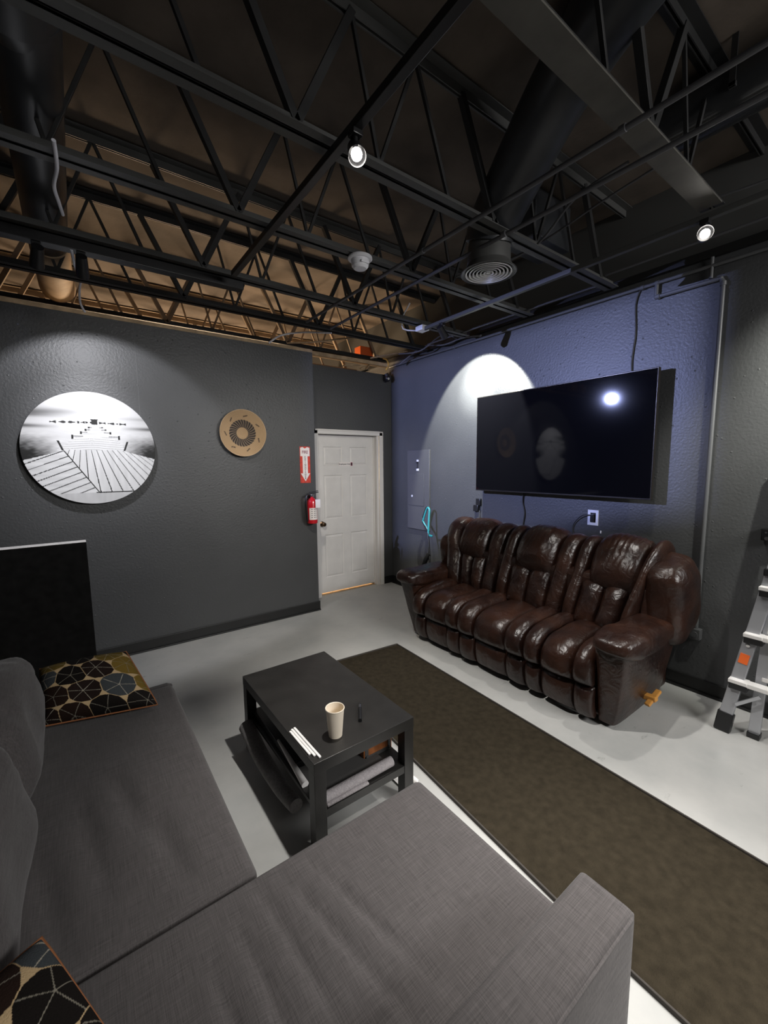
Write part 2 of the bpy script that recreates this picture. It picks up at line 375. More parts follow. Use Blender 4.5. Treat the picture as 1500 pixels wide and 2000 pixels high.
fr.box((-1.16, .113, 0), (-1.10, .13, 2.08)).box((-.29, .113, 0), (-.215, .13, 2.08)).box((-1.16, .113, 2.0), (-.215, .13, 2.08))  # strips added behind the leaf to block light leaking around it
fr.box((-1.175, -.024, 2.088), (-.160, -.016, 2.103), .003).box((-.170, -.024, 0), (-.158, -.016, 2.10), .003)
fr.build('door_frame', M['white'], door)
kb = MB(); t = Matrix.Translation((-1.062, .075, .925)) @ Matrix.Rotation(R(90), 4, 'X')
kb.lathe([(0, 0), (.034, 0), (.034, .006), (.015, .012), (.013, .035), (.022, .042), (.028, .055), (.026, .068), (.014, .074), (0, .074)], 28, t)
kb.build('door_knob', M['bronze'], door)
MB().box((-1.135, .05, 0), (-.215, .13, .006), .002).build('threshold', M['wood'], door)

# ================================================================== WALL SIGNS
ds = thing('door_sign', 'small white "Employees Only" sign stuck on the white door', 'sign', (-.69, .074, 1.68))
MB().box((-.800, .0715, 1.652), (-.585, .0745, 1.703), .001).build('plate', M['sign_white'], ds)
text_mesh('Employees Only', .026, face_ny((-.712, .0712, 1.678)), M['ink'], 'lettering', ds)
MB().box((-.622, .0700, 1.656), (-.594, .0716, 1.699), .002).build('stop_symbol', M['maroon'], ds)
MB().cyl((-.608, .0703, 1.678), (-.608, .0690, 1.678), .011, n=16).build('stop_symbol', M['ink'], ds)

fs = thing('fire_sign', 'red and white fire extinguisher arrow sign on the left wall', 'sign', (-1.485, -.384, 1.66))
sx0, sx1, sz0, sz1 = -1.555, -1.432, 1.475, 1.872
MB().box((sx0, -.3875, sz0), (sx1, -.384, sz1), .001).build('plate', M['sign_red'], fs)
sc = (sx0+sx1)/2
arrow = [(sc, sz0+.018), (sc+.055, sz0+.105), (sc+.030, sz0+.105), (sc+.030, sz1-.105), (sc+.055, sz1-.105), (sc+.055, sz1-.015), (sc+.027, sz1-.006), (sc, sz1-.022), (sc-.027, sz1-.006), (sc-.055, sz1-.015), (sc-.055, sz1-.105), (sc-.030, sz1-.105), (sc-.030, sz0+.105), (sc-.055, sz0+.105)]
MB().prism(arrow, -.3885, -.3874, 'y').build('arrow', M['sign_white'], fs, smooth=False)
text_mesh('FIRE', .048, face_ny((sc, -.3888, sz1-.062)), M['maroon'], 'lettering', fs, sx=.82)
text_mesh('\n'.join('EXTINGUISHER'), .0265, face_ny((sc, -.3888, sz0+.165)), M['ink'], 'lettering', fs, spacing=.80)

# ================================================================== FIRE EXTINGUISHER
fx, fy = -1.462, -.462
fe = thing('fire_extinguisher', 'red fire extinguisher hanging beside the white door below its sign', 'fire extinguisher', (fx, fy, 1.03))
MB().lathe([(0, 1.03), (.050, 1.03), (.057, 1.037), (.057, 1.255), (.050, 1.283), (.030, 1.305), (.018, 1.312), (.018, 1.325), (0, 1.325)], 36, Matrix.Translation((fx, fy, 0))).build('tank', M['red'], fe)
MB().cyl((fx, fy, 1.318), (fx, fy, 1.352), .017).box((fx-.02, fy-.018, 1.335), (fx+.02, fy+.018, 1.352), .003).build('valve', M['chrome'], fe)
MB().beam((fx-.04, fy, 1.352), (fx+.075, fy-.01, 1.372), .022, .008, bevel=.002).beam((fx-.03, fy, 1.372), (fx+.07, fy-.01, 1.388), .022, .006, bevel=.002).build('handle', M['plastic_black'], fe)
MB().tube([(fx-.02, fy, 1.345), (fx-.060, fy-.006, 1.34), (fx-.077, fy-.012, 1.28), (fx-.073, fy-.014, 1.16), (fx-.066, fy-.014, 1.06)], .011, 12, smooth=6).build('hose', M['plastic_black'], fe)
MB().cyl((fx+.0, fy-.018, 1.342), (fx, fy-.034, 1.342), .013).build('gauge', M['chrome'], fe)
lab = MB(); n = 14; vs = []; fc = []
for i in range(n+1):
    a = R(-150+ i*100/n)
    for z in (1.075, 1.205): vs.append((fx+.0576*math.cos(a), fy+.0576*math.sin(a), z))
for i in range(n): fc.append((2*i, 2*i+2, 2*i+3, 2*i+1))
lab._add(vs, fc); lo = lab.build('instruction_label', M['sign_white'], fe)
lines = MB()
for k in range(5):
    for (a0, a1) in ((-128, -112), (-100, -84), (-78, -66)):
        z = 1.19-k*.022; vs = []
        for i in range(5):
            a = R(a0+(a1-a0)*i/4)
            for zz in (z-.003, z+.003): vs.append((fx+.0582*math.cos(a), fy+.0582*math.sin(a), zz))
        lines._add(vs, [(2*i, 2*i+2, 2*i+3, 2*i+1) for i in range(4)])
lines.build('label_print', M['ink'], fe)
MB().box((fx+.004, fy-.075, 1.205), (fx+.062, fy-.073, 1.298), .0005, Matrix.Translation((0, 0, 0))).build('inspection_tag', M['paper'], fe)
MB().tube([(fx+.03, fy-.074, 1.297), (fx+.025, fy-.05, 1.325), (fx+.01, fy-.018, 1.345)], .0015, 6).build('tag_string', M['ink'], fe)
MB().box((fx-.03, fy+.05, 1.10), (fx+.03, -.384, 1.34), .003).build('wall_bracket', M['plastic_black'], fe)

# ================================================================== ROUND PIER PICTURE
def colour_grid_disc(name, cx, cz, r, y, fn, mtl, parent, nr=150, na=520, zf=None):
    """disc facing -y whose vertices carry a printed colour"""
    rr = np.linspace(0, 1, nr+1)[1:]; aa = np.linspace(0, 2*math.pi, na, endpoint=False)
    Rg, Ag = np.meshgrid(rr, aa, indexing='ij'); u = (Rg*np.cos(Ag)).ravel(); v = (Rg*np.sin(Ag)).ravel()
    u = np.concatenate([[0], u]); v = np.concatenate([[0], v])
    z0 = np.zeros_like(u) if zf is None else zf(u, v)
    co = np.stack([cx+u*r, y-z0, cz+v*r], 1)
    faces = [(0, 1+(k+1) % na, 1+k) for k in range(na)]
    for i in range(nr-1):
        b0 = 1+i*na; b1 = b0+na
        faces += [(b0+k, b0+(k+1) % na, b1+(k+1) % na, b1+k) for k in range(na)]
    me = bpy.data.meshes.new(name); me.from_pydata([tuple(c) for c in co], [], faces); me.update()
    col = fn(u, v); at = me.color_attributes.new('col', 'FLOAT_COLOR', 'POINT')
    rgba = np.ones((len(u), 4), dtype=np.float32); rgba[:, :3] = col; at.data.foreach_set('color', rgba.ravel())
    me.materials.append(mtl); me.polygons.foreach_set('use_smooth', [True]*len(me.polygons))
    off = wloc(parent); me.transform(Matrix.Translation(-off))
    o = bpy.data.objects.new(name, me); COL.objects.link(o); o.parent = parent; return o
rng = np.random.RandomState(4)
def smooth_noise(u, v, s, seed=0):
    r = np.random.RandomState(seed); out = np.zeros_like(u)
    for k in range(6):
        a, b, p, q_ = r.uniform(-1, 1, 4); out += np.sin((u*a*s[0]+v*b*s[1])*3+p*6+1.5*np.sin(u*q_*s[0]*2+v*s[1]*p*2))
    return out/6
def pier(u, v):
    g = np.full_like(u, .80)
    hz = .46                                                  # horizon
    # sky: bright centre, darker streaked clouds to the left
    sky = .74+.10*(1-np.abs(u-.05))+.04*smooth_noise(u, v, (1, 5), 1)
    st = np.exp(-((v-.60-.05*(u+.9))/.06)**2)*np.clip(-u*1.3, 0, 1)*.38+np.exp(-((v-.55)/.03)**2)*np.clip(abs(u)*1.2-.3, 0, 1)*.2
    sky = sky-st-.10*np.clip(v-.8, 0, 1)*2
    g = np.where(v > hz, sky, g)
    # water: bright in the middle and far out, dark rippled near the lower edges
    d = np.clip(hz-v, 0, 2)
    water = .84-.10*np.abs(u)-1.5*np.clip(np.abs(u)-.45, 0, 1)*np.clip(d-.22, 0, 1)*3.2
    water += .07*smooth_noise(u, v, (7, 30), 3)*np.clip(d*2, 0, 1)+.30*smooth_noise(u, v, (16, 60), 6)*np.clip(np.abs(u)-.4, 0, 1)*np.clip(d*2-.3, 0, 1)*2
    band = np.exp(-((v-.37)/.03)**2)*np.clip(np.abs(u)-.45, 0, 1)*.9
    g = np.where(v <= hz, np.clip(water-band, .03, .92), g)
    # far shore
    shore = (np.abs(v-hz+.0+.02*np.abs(u)) < .014*(1+.5*np.sin(u*60))) & (np.abs(u) < .58) & (np.sin(u*43)+np.sin(u*97) > -.7)
    g = np.where(shore, .10, g)
    # perspective deck receding to the hut: half width grows below the horizon
    def trap(vt, vb, wt, wb, c=.07, cb=.07):
        t = np.clip((vt-v)/(vt-vb), 0, 1); return (v <= vt) & (v >= vb) & (np.abs(u-(c+(cb-c)*t)) <= wt+(wb-wt)*t)
    boards = .80+.05*np.sign(np.sin(1/np.clip(hz+.03-v, .02, 2)*7))
    m1 = trap(.44, .22, .02, .22)
    g = np.where(m1, boards, g)
    for (vv, hw, hh) in ((.385, .10, .008), (.345, .15, .010), (.30, .22, .012), (.235, .35, .017)):
        g = np.where((np.abs(v-vv-.01*np.sin(u*9)) < hh) & (np.abs(u-.07) < hw), .86, g)
        ed = (np.abs(np.abs(u-.07)-hw) < .015) & (v < vv) & (v > vv-.055*hw/.3-.01)
        g = np.where(ed, .06, g)
        g = np.where((np.abs(v-(vv-hh-.005)) < .004+.004*hw) & (np.abs(u-.07) < hw) & (np.abs(u-.07) > hw*.55), .12, g)
    m2 = trap(.20, -.04, .30, .52, .07, .0)
    l2 = np.abs(((v+.08*np.sign(u)*u)*26) % 1-.5) < .06
    g = np.where(m2, np.where(l2, .45, .83+.03*smooth_noise(u, v, (8, 8), 5)), g)
    side = (v < .13) & (v > -.04) & (np.abs(np.abs(u-.03)-(.52+(.13-v)*-.35)) < .016)
    g = np.where(side, .05, g)
    # near deck: left boards slanting up right, right boards slanting down right
    near = v < (-.03-.30*np.clip(np.abs(u-.03)-.40, 0, 1)*1.0)
    seam_u = -.42+(-.04-v)*.62
    left = near & (u < seam_u)
    right = near & (u >= seam_u)
    lf = (v-.42*u)
    pl = ((-lf+.13)*8.4); dk = np.abs((pl % 1)-.5) > .435
    tone = .80+.06*smooth_noise(u, v, (4, 18), 8)
    g = np.where(left, np.where(dk, .04, tone), g)
    # right boards fan from a vanishing point above
    ang = np.arctan2(u-.02+.55, (hz+.2)-v)
    ang = (u+.10)/(.62-v)
    pr = ang*8.2; dk2 = np.abs((pr % 1)-.5) > .448
    g = np.where(right, np.where(dk2, .05, .82+.05*smooth_noise(u, v, (16, 4), 9)), g)
    sm = near & (np.abs(u-seam_u) < .010); g = np.where(sm, .04, g)
    low = (v < -.80) & near
    g = np.where(low, .74+.04*smooth_noise(u, v, (20, 5), 2), g); g = np.where((np.abs(v+.80) < .010) & (u > seam_u-.05), .03, g)
    # hut at the end of the pier
    g = np.where((np.abs(u-.06) < .045) & (v > hz-.035) & (v < hz+.05), .05, g)
    g = np.where((np.abs(u-.06) < .055) & (np.abs(v-hz-.052) < .008), .03, g)
    g = np.clip(g, .02, .95)
    return np.stack([g**2.1, g**2.1, (g**2.1)*1.01], 1)
pcx, pcz = -3.405, 1.822
pic = thing('round_picture', 'large round black and white photograph of a wooden pier on the left wall', 'picture', (pcx, -.384, pcz))
colour_grid_disc('print', pcx, pcz, .449, -.4445, pier, M['art'], pic, 170, 620)
MB().lathe([(0, 0), (.446, 0), (.450, .002), (.450, .0585), (.4485, .060), (0, .060)], 96, Matrix.Translation((pcx, -.384, pcz)) @ Matrix.Rotation(R(90), 4, 'X')).build('backing', M['art_edge'], pic)

# ================================================================== WOVEN BASKET
def basket_col(u, v):
    r = np.hypot(u, v); a = np.arctan2(v, u)
    base = np.stack([.40+0*r, .27+0*r, .15+0*r], 1)
    stitch = .20*np.sin(a*110)*np.clip(r*1.2-.4, 0, 1)+.07*np.sin(r*2*math.pi*17)
    base = base*(1+stitch[:, None])
    sw = np.sin(a*28-9.0*r*2.4); dark = (r > .25) & (r < .56+.02*np.sin(a*28)) & (sw > -.40)
    ring = (r > .25) & (r < .57); base = np.where(ring[:, None], np.array([.20, .145, .10]), base)
    base = np.where(dark[:, None], np.array([.032, .024, .020])*(1+.3*stitch[:, None]), base)
    for k in range(7):
        aa = k*2*math.pi/7+.5; du = r*np.cos(a-aa)-.74; dv = r*np.sin(a-aa)
        m_ = (np.abs(du+.5*dv) < .030) & (np.abs(dv) < .085) & (np.abs((dv*40) % 1-.5) > .12) & (np.abs(du) < .06)
        base = np.where(m_[:, None], np.array([.03, .02, .02]), base)
    rim = r > .965; base = np.where(rim[:, None], base*1.15, base)
    return base
bcx, bcz = -2.172, 1.990
bk = thing('woven_basket', 'round woven grass basket with dark spiral hung beside the door side of the wall', 'wall basket', (bcx, -.384, bcz))
colour_grid_disc('front', bcx, bcz, .228, -.402, basket_col, M['basket'], bk, 90, 480, zf=lambda u, v: .045*np.hypot(u, v)**2+.0012*np.sin(np.hypot(u, v)*2*math.pi*17))
MB().lathe([(.12, 0), (.20, .02), (.228, .055), (.2285, .063), (.224, .062)], 64, Matrix.Translation((bcx, -.385, bcz)) @ Matrix.Rotation(R(90), 4, 'X')).build('rim', M['basket'] if False else M['tan'], bk)

# ================================================================== TELEVISION and wall fittings
tv = thing('television', 'large black flat-screen television mounted on the wall above the brown sofa', 'television', (-.1, -2.45, 1.87))
y0_, y1_, z0_, z1_ = -3.305, -1.62, 1.388, 2.350
MB().box((-.118, y0_, z0_), (-.080, y1_, z1_), .004).build('casing', M['tv_frame'], tv)
MB().box((-.1215, y0_+.008, z0_+.014), (-.1175, y1_-.008, z1_-.008), .001).build('screen', M['tv'], tv)
MB().box((-.080, -3.0, z0_+.10), (-.045, -1.95, z1_-.30), .01).build('rear_housing', M['plastic_black'], tv)
MB().box((-.045, -2.7, 1.62), (0, -2.2, 2.1), .004).build('wall_mount', M['plastic_black'], tv)
def wire(name, pts, r, material, label, cat='cable', group=None, sm=6):
    return tag(MB().tube(pts, r, 8, smooth=sm).build(name, material, loc=pts[0], angle=60), label, cat, group)
wire('television_cable', [(-.02, -2.15, 1.45), (-.012, -2.13, 1.30), (-.012, -2.155, 1.18), (-.012, -2.14, 1.06), (-.02, -2.15, .9)], .006, M['cable'], 'black cable hanging from the television down behind the brown sofa')
wire('ceiling_cable', [(-.012, -3.10, 2.955), (-.010, -3.075, 2.86), (-.010, -3.085, 2.65), (-.010, -3.07, 2.45), (-.012, -3.08, 2.28)], .005, M['cable'], 'thin dark cable running down the wall to the top of the television')
ou = thing('wall_outlet', 'white rectangular wall outlet below the television with black plug', 'outlet', (0, -2.825, 1.203))
pl = MB(); pl.box((-.006, -2.870, 1.268), (0, -2.780, 1.245)).box((-.006, -2.870, 1.138), (0, -2.780, 1.160)).box((-.006, -2.870, 1.160), (0, -2.850, 1.245)).box((-.006, -2.802, 1.160), (0, -2.780, 1.245))
pl.build('plate', M['plastic_white'], ou)
MB().box((-.002, -2.850, 1.160), (0, -2.802, 1.245)).build('recess', M['plastic_black'], ou)
MB().box((-.030, -2.840, 1.168), (-.002, -2.812, 1.232), .004).build('plug', M['plastic_black'], ou)
wire('plug_cord', [(-.025, -2.815, 1.225), (-.03, -2.76, 1.222), (-.018, -2.70, 1.18), (-.012, -2.655, 1.11), (-.012, -2.662, 1.02), (-.02, -2.66, .9)], .004, M['cable'], 'thin black cord running from the wall outlet down behind the sofa')
cb = thing('cable_box', 'small black two-piece connector box on the wall below the left corner of the television', 'connector', (-.02, -1.57, 1.2))
MB().box((-.03, -1.605, 1.215), (0, -1.545, 1.29), .004).build('upper_block', M['plastic_black'], cb)
MB().box((-.036, -1.580, 1.150), (0, -1.515, 1.218), .004).build('lower_block', M['plastic_black'], cb)
MB().box((-.012, -1.590, .86), (0, -1.555, 1.16), .002).build('cable_raceway', M['steel_grey'], cb)
for k, (yy, za, zb) in enumerate(((-2.90, .985, 1.045), (-2.895, 1.075, 1.098))):
    tag(MB().box((-.004, yy-.005, za), (0, yy+.005, zb), .001).build('wall_anchor', M['plastic_white'], loc=(0, yy, za)), ('longer white strip mark on the wall just above the sofa back' if k == 0 else 'tiny white dot mark on the wall above the white strip'), 'wall mark')
ep = thing('electrical_panel', 'tall grey painted electrical panel on the wall left of the television', 'electrical panel', (0, -.58, 1.34))
MB().box((-.026, -.792, .832), (0, -.372, 1.845), .004).build('cover', M['panel'], ep)
MB().box((-.031, -.700, 1.14), (-.026, -.395, 1.55), .002).build('panel_door', M['panel'], ep)
MB().box((-.030, -.595, 1.70), (-.026, -.560, 1.725), .001).build('sticker', M['plastic_white'], ep)
MB().box((-.030, -.600, 1.585), (-.026, -.555, 1.612), .001).build('sticker', M['plastic_white'], ep)
lt = MB().box((-.036, -.588, 1.625), (-.026, -.574, 1.695), .001).box((-.036, -.588, 1.680), (-.026, -.556, 1.696), .001).box((-.036, -.588, 1.614), (-.026, -.560, 1.626), .001)
lt.build('latch', M['ink'], ep)
MB().cyl((-.031, -.475, 1.26), (-.036, -.475, 1.26), .013).build('lock', M['plastic_white'], ep)

# steam mop leaning behind the sofa arm
sm_ = thing('steam_mop', 'stick vacuum with teal looped handle leaning behind the left sofa arm', 'stick vacuum', (-.30, -1.05, 0))
MB().tube([(-.33, -1.12, .10), (-.22, -1.02, .50), (-.15, -.905, .86)], .013, 10, smooth=2).build('pole', M['plastic_black'], sm_)
MB().tube([(-.15, -.905, .86), (-.14, -.86, .905), (-.135, -.80, .965)], .014, 8, smooth=3).tube([(-.125, -.79, 1.01), (-.12, -.825, 1.10), (-.12, -.855, 1.145)], .012, 8).build('grip', M['plastic_black'], sm_)
MB().tube([(-.15, -.905, .86), (-.14, -.87, .90), (-.135, -.81, .96), (-.13, -.80, .985), (-.12, -.86, 1.135), (-.12, -.90, 1.12), (-.13, -.905, 1.04), (-.15, -.915, .86), (-.15, -.925, .80)], .0125, 8, smooth=3).box((-.16, -.985, .80), (-.14, -.925, .822), .004).build('handle_loop', M['teal'], sm_)
MB().tube([(-.20, -.98, .60), (-.24, -.96, .52), (-.26, -.93, .40), (-.27, -.95, .26)], .030, 12).build('canister', M['plastic_black'], sm_)
MB().box((-.44, -1.26, 0.0), (-.22, -1.00, .06), .02).cyl((-.33, -1.12, .05), (-.33, -1.12, .12), .02).build('floor_head', M['plastic_black'], sm_)

# conduits on the screen wall
def pipe_run(name, pts, r, material, label, cat='conduit', clips=(), group=None):
    t_ = thing(name, label, cat, pts[0], group)
    mb = MB()
    for a, b in zip(pts[:-1], pts[1:]): mb.cyl(a, b, r, n=14)
    for p in pts[1:-1]:
        t2 = bmesh.new(); bmesh.ops.create_uvsphere(t2, u_segments=12, v_segments=8, radius=r*1.12); mb.merge(t2, Matrix.Translation(p))
    mb.build('pipe', material, t_)
    for c, d in clips:
        c = Vector(c); d = Vector(d); MB().cyl(c-d*.012, c+d*.012, r*1.35, n=14).build('coupling', material, t_)
    return t_
Y = Vector((0, 1, 0)); X = Vector((1, 0, 0)); Z = Vector((0, 0, 1))
pipe_run('wall_conduit', [(-.022, .0, 2.965), (-.022, -8.8, 2.965)], .012, M['pipe_wall'], 'painted conduit running along the top of the television wall', clips=[((-.022, -3.12, 2.965), Y), ((-.022, -3.22, 2.965), Y), ((-.022, -1.2, 2.965), Y)])
lp = pipe_run('wall_conduit', [(-.022, -3.218, 2.965), (-.022, -3.218, 2.868), (-.022, -3.60, 2.868), (-.022, -3.615, 2.84), (-.022, -3.615, .46)], .0135, M['pipe_wall'], 'painted vertical conduit right of the television running down to a wall box', clips=[((-.022, -3.615, 2.83), Z), ((-.022, -3.23, 2.868), Y)])
MB().box((-.05, -3.65, .40), (0, -3.58, .48), .006).cyl((-.05, -3.615, .44), (-.056, -3.615, .44), .02).build('junction_box', M['pipe_wall'], lp)
pipe_run('wall_conduit', [(-.022, -3.545, 3.02), (-.022, -3.545, 2.885)], .011, M['pipe_wall'], 'short vertical conduit stub between the two upper wall conduits')
bt = thing('wall_bracket', 'small black bracket on the wall at the right edge above the ladder', 'bracket', (0, -3.97, 1.2))
MB().box((-.06, -4.02, 1.17), (0, -3.925, 1.245), .006).build('body', M['plastic_black'], bt)
MB().cyl((-.06, -3.95, 1.222), (-.064, -3.95, 1.222), .006).cyl((-.06, -3.955, 1.185), (-.064, -3.955, 1.185), .011).build('screw', M['chrome'], bt)

# ================================================================== BLACK PANEL at the left
bp_ = thing('acoustic_panel', 'black felt-covered upright panel with pale top edge standing before the left wall', 'panel', (-3.9, -.8, 0))
MB().box((-4.5, -.89, 0), (-3.507, -.79, 1.126), .004, Matrix.Rotation(0, 4, 'Z')).build('body', M['speaker'], bp_)
MB().box((-4.5, -.888, 1.126), (-3.508, -.79, 1.130), .002).build('top_board', M['paper'], bp_)

# ================================================================== RUG
rg = thing('floor_rug', 'long dark olive brown runner rug between the brown sofa and the coffee table', 'rug', (-1.7, -3, 0))
poly = [(-1.250, -1.690), (-2.025, -1.630), (-2.190, -4.0), (-2.23, -6.2), (-1.44, -6.2), (-1.345, -4.0)]
MB().prism([(x*.998-.003, y_) for x, y_ in poly], .001, .008, 'z').build('pile', M['rug'], rg, smooth=False)
ed = MB()
for (a, b) in zip(poly, poly[1:]+poly[:1]): ed.beam((a[0], a[1], .005), (b[0], b[1], .005), .009, .026, bevel=.003)
ed.build('binding', M['rug_edge'], rg)

# ================================================================== COFFEE TABLE
TX0, TX1, TY0, TY1, TH = -2.838, -2.300, -3.158, -2.250, .45
ct = thing('coffee_table', 'black rectangular coffee table with thick square legs in front of the grey sofa', 'table', (-2.57, -2.7, 0))
MB().box((TX0, TY0, TH-.052), (TX1, TY1, TH), .002).build('tabletop', M['black_wood'], ct)
for sx in (TX0+.001, TX1-.056):
    for sy in (TY0+.001, TY1-.056):
        MB().box((sx, sy, 0), (sx+.055, sy+.055, TH-.052), .002).build('leg', M['black_wood'], ct)
MB().box((TX0+.02, TY0+.012, .195), (TX1-.02, TY1-.012, .215), .002).box((TX0+.055, TY0+.004, .178), (TX1-.055, TY0+.012, .215)).build('shelf', M['black_wood'], ct)

# on the table
def cup(loc):
    t_ = thing('paper_cup', 'cream white paper cup standing on the black coffee table', 'cup', loc)
    MB().lathe([(0, .006), (.0285, .006), (.0285, 0), (.0305, 0), (.0415, .127), (.0435, .129), (.0440, .132), (.0425, .1345), (.0400, .133), (.0393, .128), (.0290, .012), (0, .012)], 40, Matrix.Translation(loc)).build('cup_wall', M['cup'], t_)
    return t_
cup((-2.672, -3.046, TH))
for a, b, lb in (((-2.829, -2.902), (-2.838+.012, -3.098), 'white paper-wrapped straw nearest the edge of the coffee table'), ((-2.817, -2.893), (-2.813, -3.118), 'middle one of three white straws on the coffee table'), ((-2.803, -2.889), (-2.799, -3.140), 'white straw nearest the paper cup of the three on the table')):
    tag(MB().beam((a[0], a[1], TH+.004), (b[0], b[1], TH+.004), .0115, .008, bevel=.003).build('drinking_straw', M['paper'], loc=(a[0], a[1], TH)), lb, 'straw', 'white straws on the coffee table')
vp = thing('vape_pen', 'slim black vape pen lying on the coffee table right of the paper cup', 'vape pen', (-2.5, -2.97, TH))
va = Vector((-2.531, -3.035, TH+.009)); vb = Vector((-2.447, -2.905, TH+.009)); vd = (vb-va).normalized()
MB().cyl(va, va+vd*.100, .009).build('body', M['plastic_black'], vp)
MB().cyl(va+vd*.100, va+vd*.128, .0065).build('tank', M['chrome'], vp)
MB().cyl(va+vd*.128, va+vd*.150, .005, .0035).build('mouthpiece', M['plastic_black'], vp)

# under the table, on its shelf
SZ = .215
tag(MB().box((-2.80, -2.86, SZ), (-2.36, -2.29, SZ+.035), .004).build('flat_box', M['plastic_black'], loc=(-2.6, -2.6, SZ)), 'flat black case on the far part of the coffee table shelf', 'case')
tag(MB().box((-2.78, -3.09, SZ), (-2.42, -2.87, SZ+.014), .002).build('grey_board', M['grey_board'], loc=(-2.6, -3, SZ)), 'dark grey board lying at the near end of the coffee table shelf', 'board')
cr_ = MB(); prof = [(0, 0), (.012, 0), (.021, .002), (.026, .008), (.030, .012)]
cr_.tube([(-2.775, -3.118, SZ+.024), (-2.6, -3.116, SZ+.024), (-2.405, -3.114, SZ+.025)], .0235, 20, smooth=4)
cr_.box((-2.775, -3.150, SZ), (-2.560, -3.09, SZ+.012), .004)
tag(cr_.build('carpet_roll', M['felt'], loc=(-2.6, -3.115, SZ)), 'pale grey rolled carpet strip lying along the front of the table shelf', 'carpet roll')
sl = MB(); sl.tube([(-2.850, -2.33, .185), (-2.852, -2.55, .135), (-2.845, -2.78, .112), (-2.835, -2.955, .118)], lambda t: .045-.012*t, 18, smooth=5)
tag(sl.build('carpet_roll', M['felt_dark'], loc=(-2.86, -2.6, .1)), 'dark grey rolled carpet sagging from the left side of the coffee table', 'carpet roll')
pr_ = MB(); pr_.cyl((-2.795, -2.66, SZ+.045), (-2.800, -2.985, SZ+.012), .006, .017, n=18)
tag(pr_.build('paper_roll', M['paper'], loc=(-2.79, -2.7, SZ)), 'narrow white rolled paper cone pointing out of the left side of the table shelf', 'paper roll')
lb_ = thing('leather_box', 'rust orange leather box with dark studs on the coffee table shelf', 'box', (-2.4, -2.97, SZ))
MB().box((-2.497, -3.01, SZ), (-2.322, -2.86, SZ+.105), .006).build('body', M['tan_leather'], lb_)
for (xx, zz) in ((-2.478, .09), (-2.478, .02), (-2.342, .09), (-2.342, .02), (-2.41, .075)):
    MB().cyl((xx, -3.010, SZ+zz), (xx, -3.016, SZ+zz), .007 if xx != -2.41 else .012, n=12).build('stud', M['steel_grey'], lb_)
MB().box((-2.49, -3.0125, SZ+.006), (-2.47, -3.0095, SZ+.10)).box((-2.35, -3.0125, SZ+.006), (-2.33, -3.0095, SZ+.10)).box((-2.49, -3.0125, SZ+.002), (-2.33, -3.0095, SZ+.02)).build('strap', M['grey_board'], lb_)
tag(MB().box((-2.30, -2.95, .009), (-2.22, -3.10, .011)).tube([(-2.262, -3.02, .03), (-2.235, -3.06, .032), (-2.215, -3.09, .02)], lambda t: .022*(1-.5*t), 8).build('crumpled_paper', M['paper'], loc=(-2.26, -3.05, .01)), 'crumpled white paper on the rug beside the right table leg', 'paper')

# ================================================================== BROWN RECLINER SOFA
def pad(path, y0f, y1f, thick, nrm=1, ns=36, nt=18, p=2.6, wr=.006, seed=0, back=.03, endp=3.5, lump=None):
    """stuffed channel: swept along an (x, z) path between y0f(s)..y1f(s); bulges out along the path normal"""
    P = catmull([Vector((x, 0, z)) for x, z in path], 10)
    L = [0]
    for a, b in zip(P[:-1], P[1:]): L.append(L[-1]+(b-a).length)
    def at(s):
        t = s*L[-1]
        for i in range(len(P)-1):
            if L[i+1] >= t-1e-9:
                k = (t-L[i])/max(L[i+1]-L[i], 1e-9); return P[i].lerp(P[i+1], k), (P[i+1]-P[i]).normalized()
        return P[-1], (P[-1]-P[-2]).normalized()
    bm = bmesh.new(); G = []; B = []
    for i in range(ns+1):
        s = i/ns; s_ = .5-.5*math.cos(math.pi*s) if False else s
        c, d = at(s_); n = Vector((-d.z, 0, d.x))*nrm
        row = []; rb = []
        for j in range(nt+1):
            t = j/nt; e = (1-abs(2*t-1)**p)**.5 * (1-abs(2*s-1)**(endp*2.2))**.5
            y = y0f(s)+(y1f(s)-y0f(s))*t
            w_ = noise.noise(Vector((c.x*5+seed*7, y*5, c.z*5)))*2.2+noise.noise(Vector((c.x*16+seed, y*30, c.z*14)))*(1.3)*abs(2*t-1)
            h = thick*e+wr*w_*e
            if lump: h += lump(s, t)*e
            row.append(bm.verts.new(c+n*h+Vector((0, y, 0)))); rb.append(bm.verts.new(c-n*back+Vector((0, y, 0))))
        G.append(row); B.append(rb)
    for i in range(ns):
        for j in range(nt):
            bm.faces.new((G[i][j], G[i][j+1], G[i+1][j+1], G[i+1][j])); bm.faces.new((B[i][j], B[i+1][j], B[i+1][j+1], B[i][j+1]))
    for i in range(ns):
        bm.faces.new((G[i][0], G[i+1][0], B[i+1][0], B[i][0])); bm.faces.new((G[i][nt], B[i][nt], B[i+1][nt], G[i+1][nt]))
    for j in range(nt):
        bm.faces.new((G[0][j], B[0][j], B[0][j+1], G[0][j+1])); bm.faces.new((G[ns][j], G[ns][j+1], B[ns][j+1], B[ns][j]))
    return bm
def K(a, b=None): return (lambda s: a) if b is None else (lambda s: a+(b-a)*s)
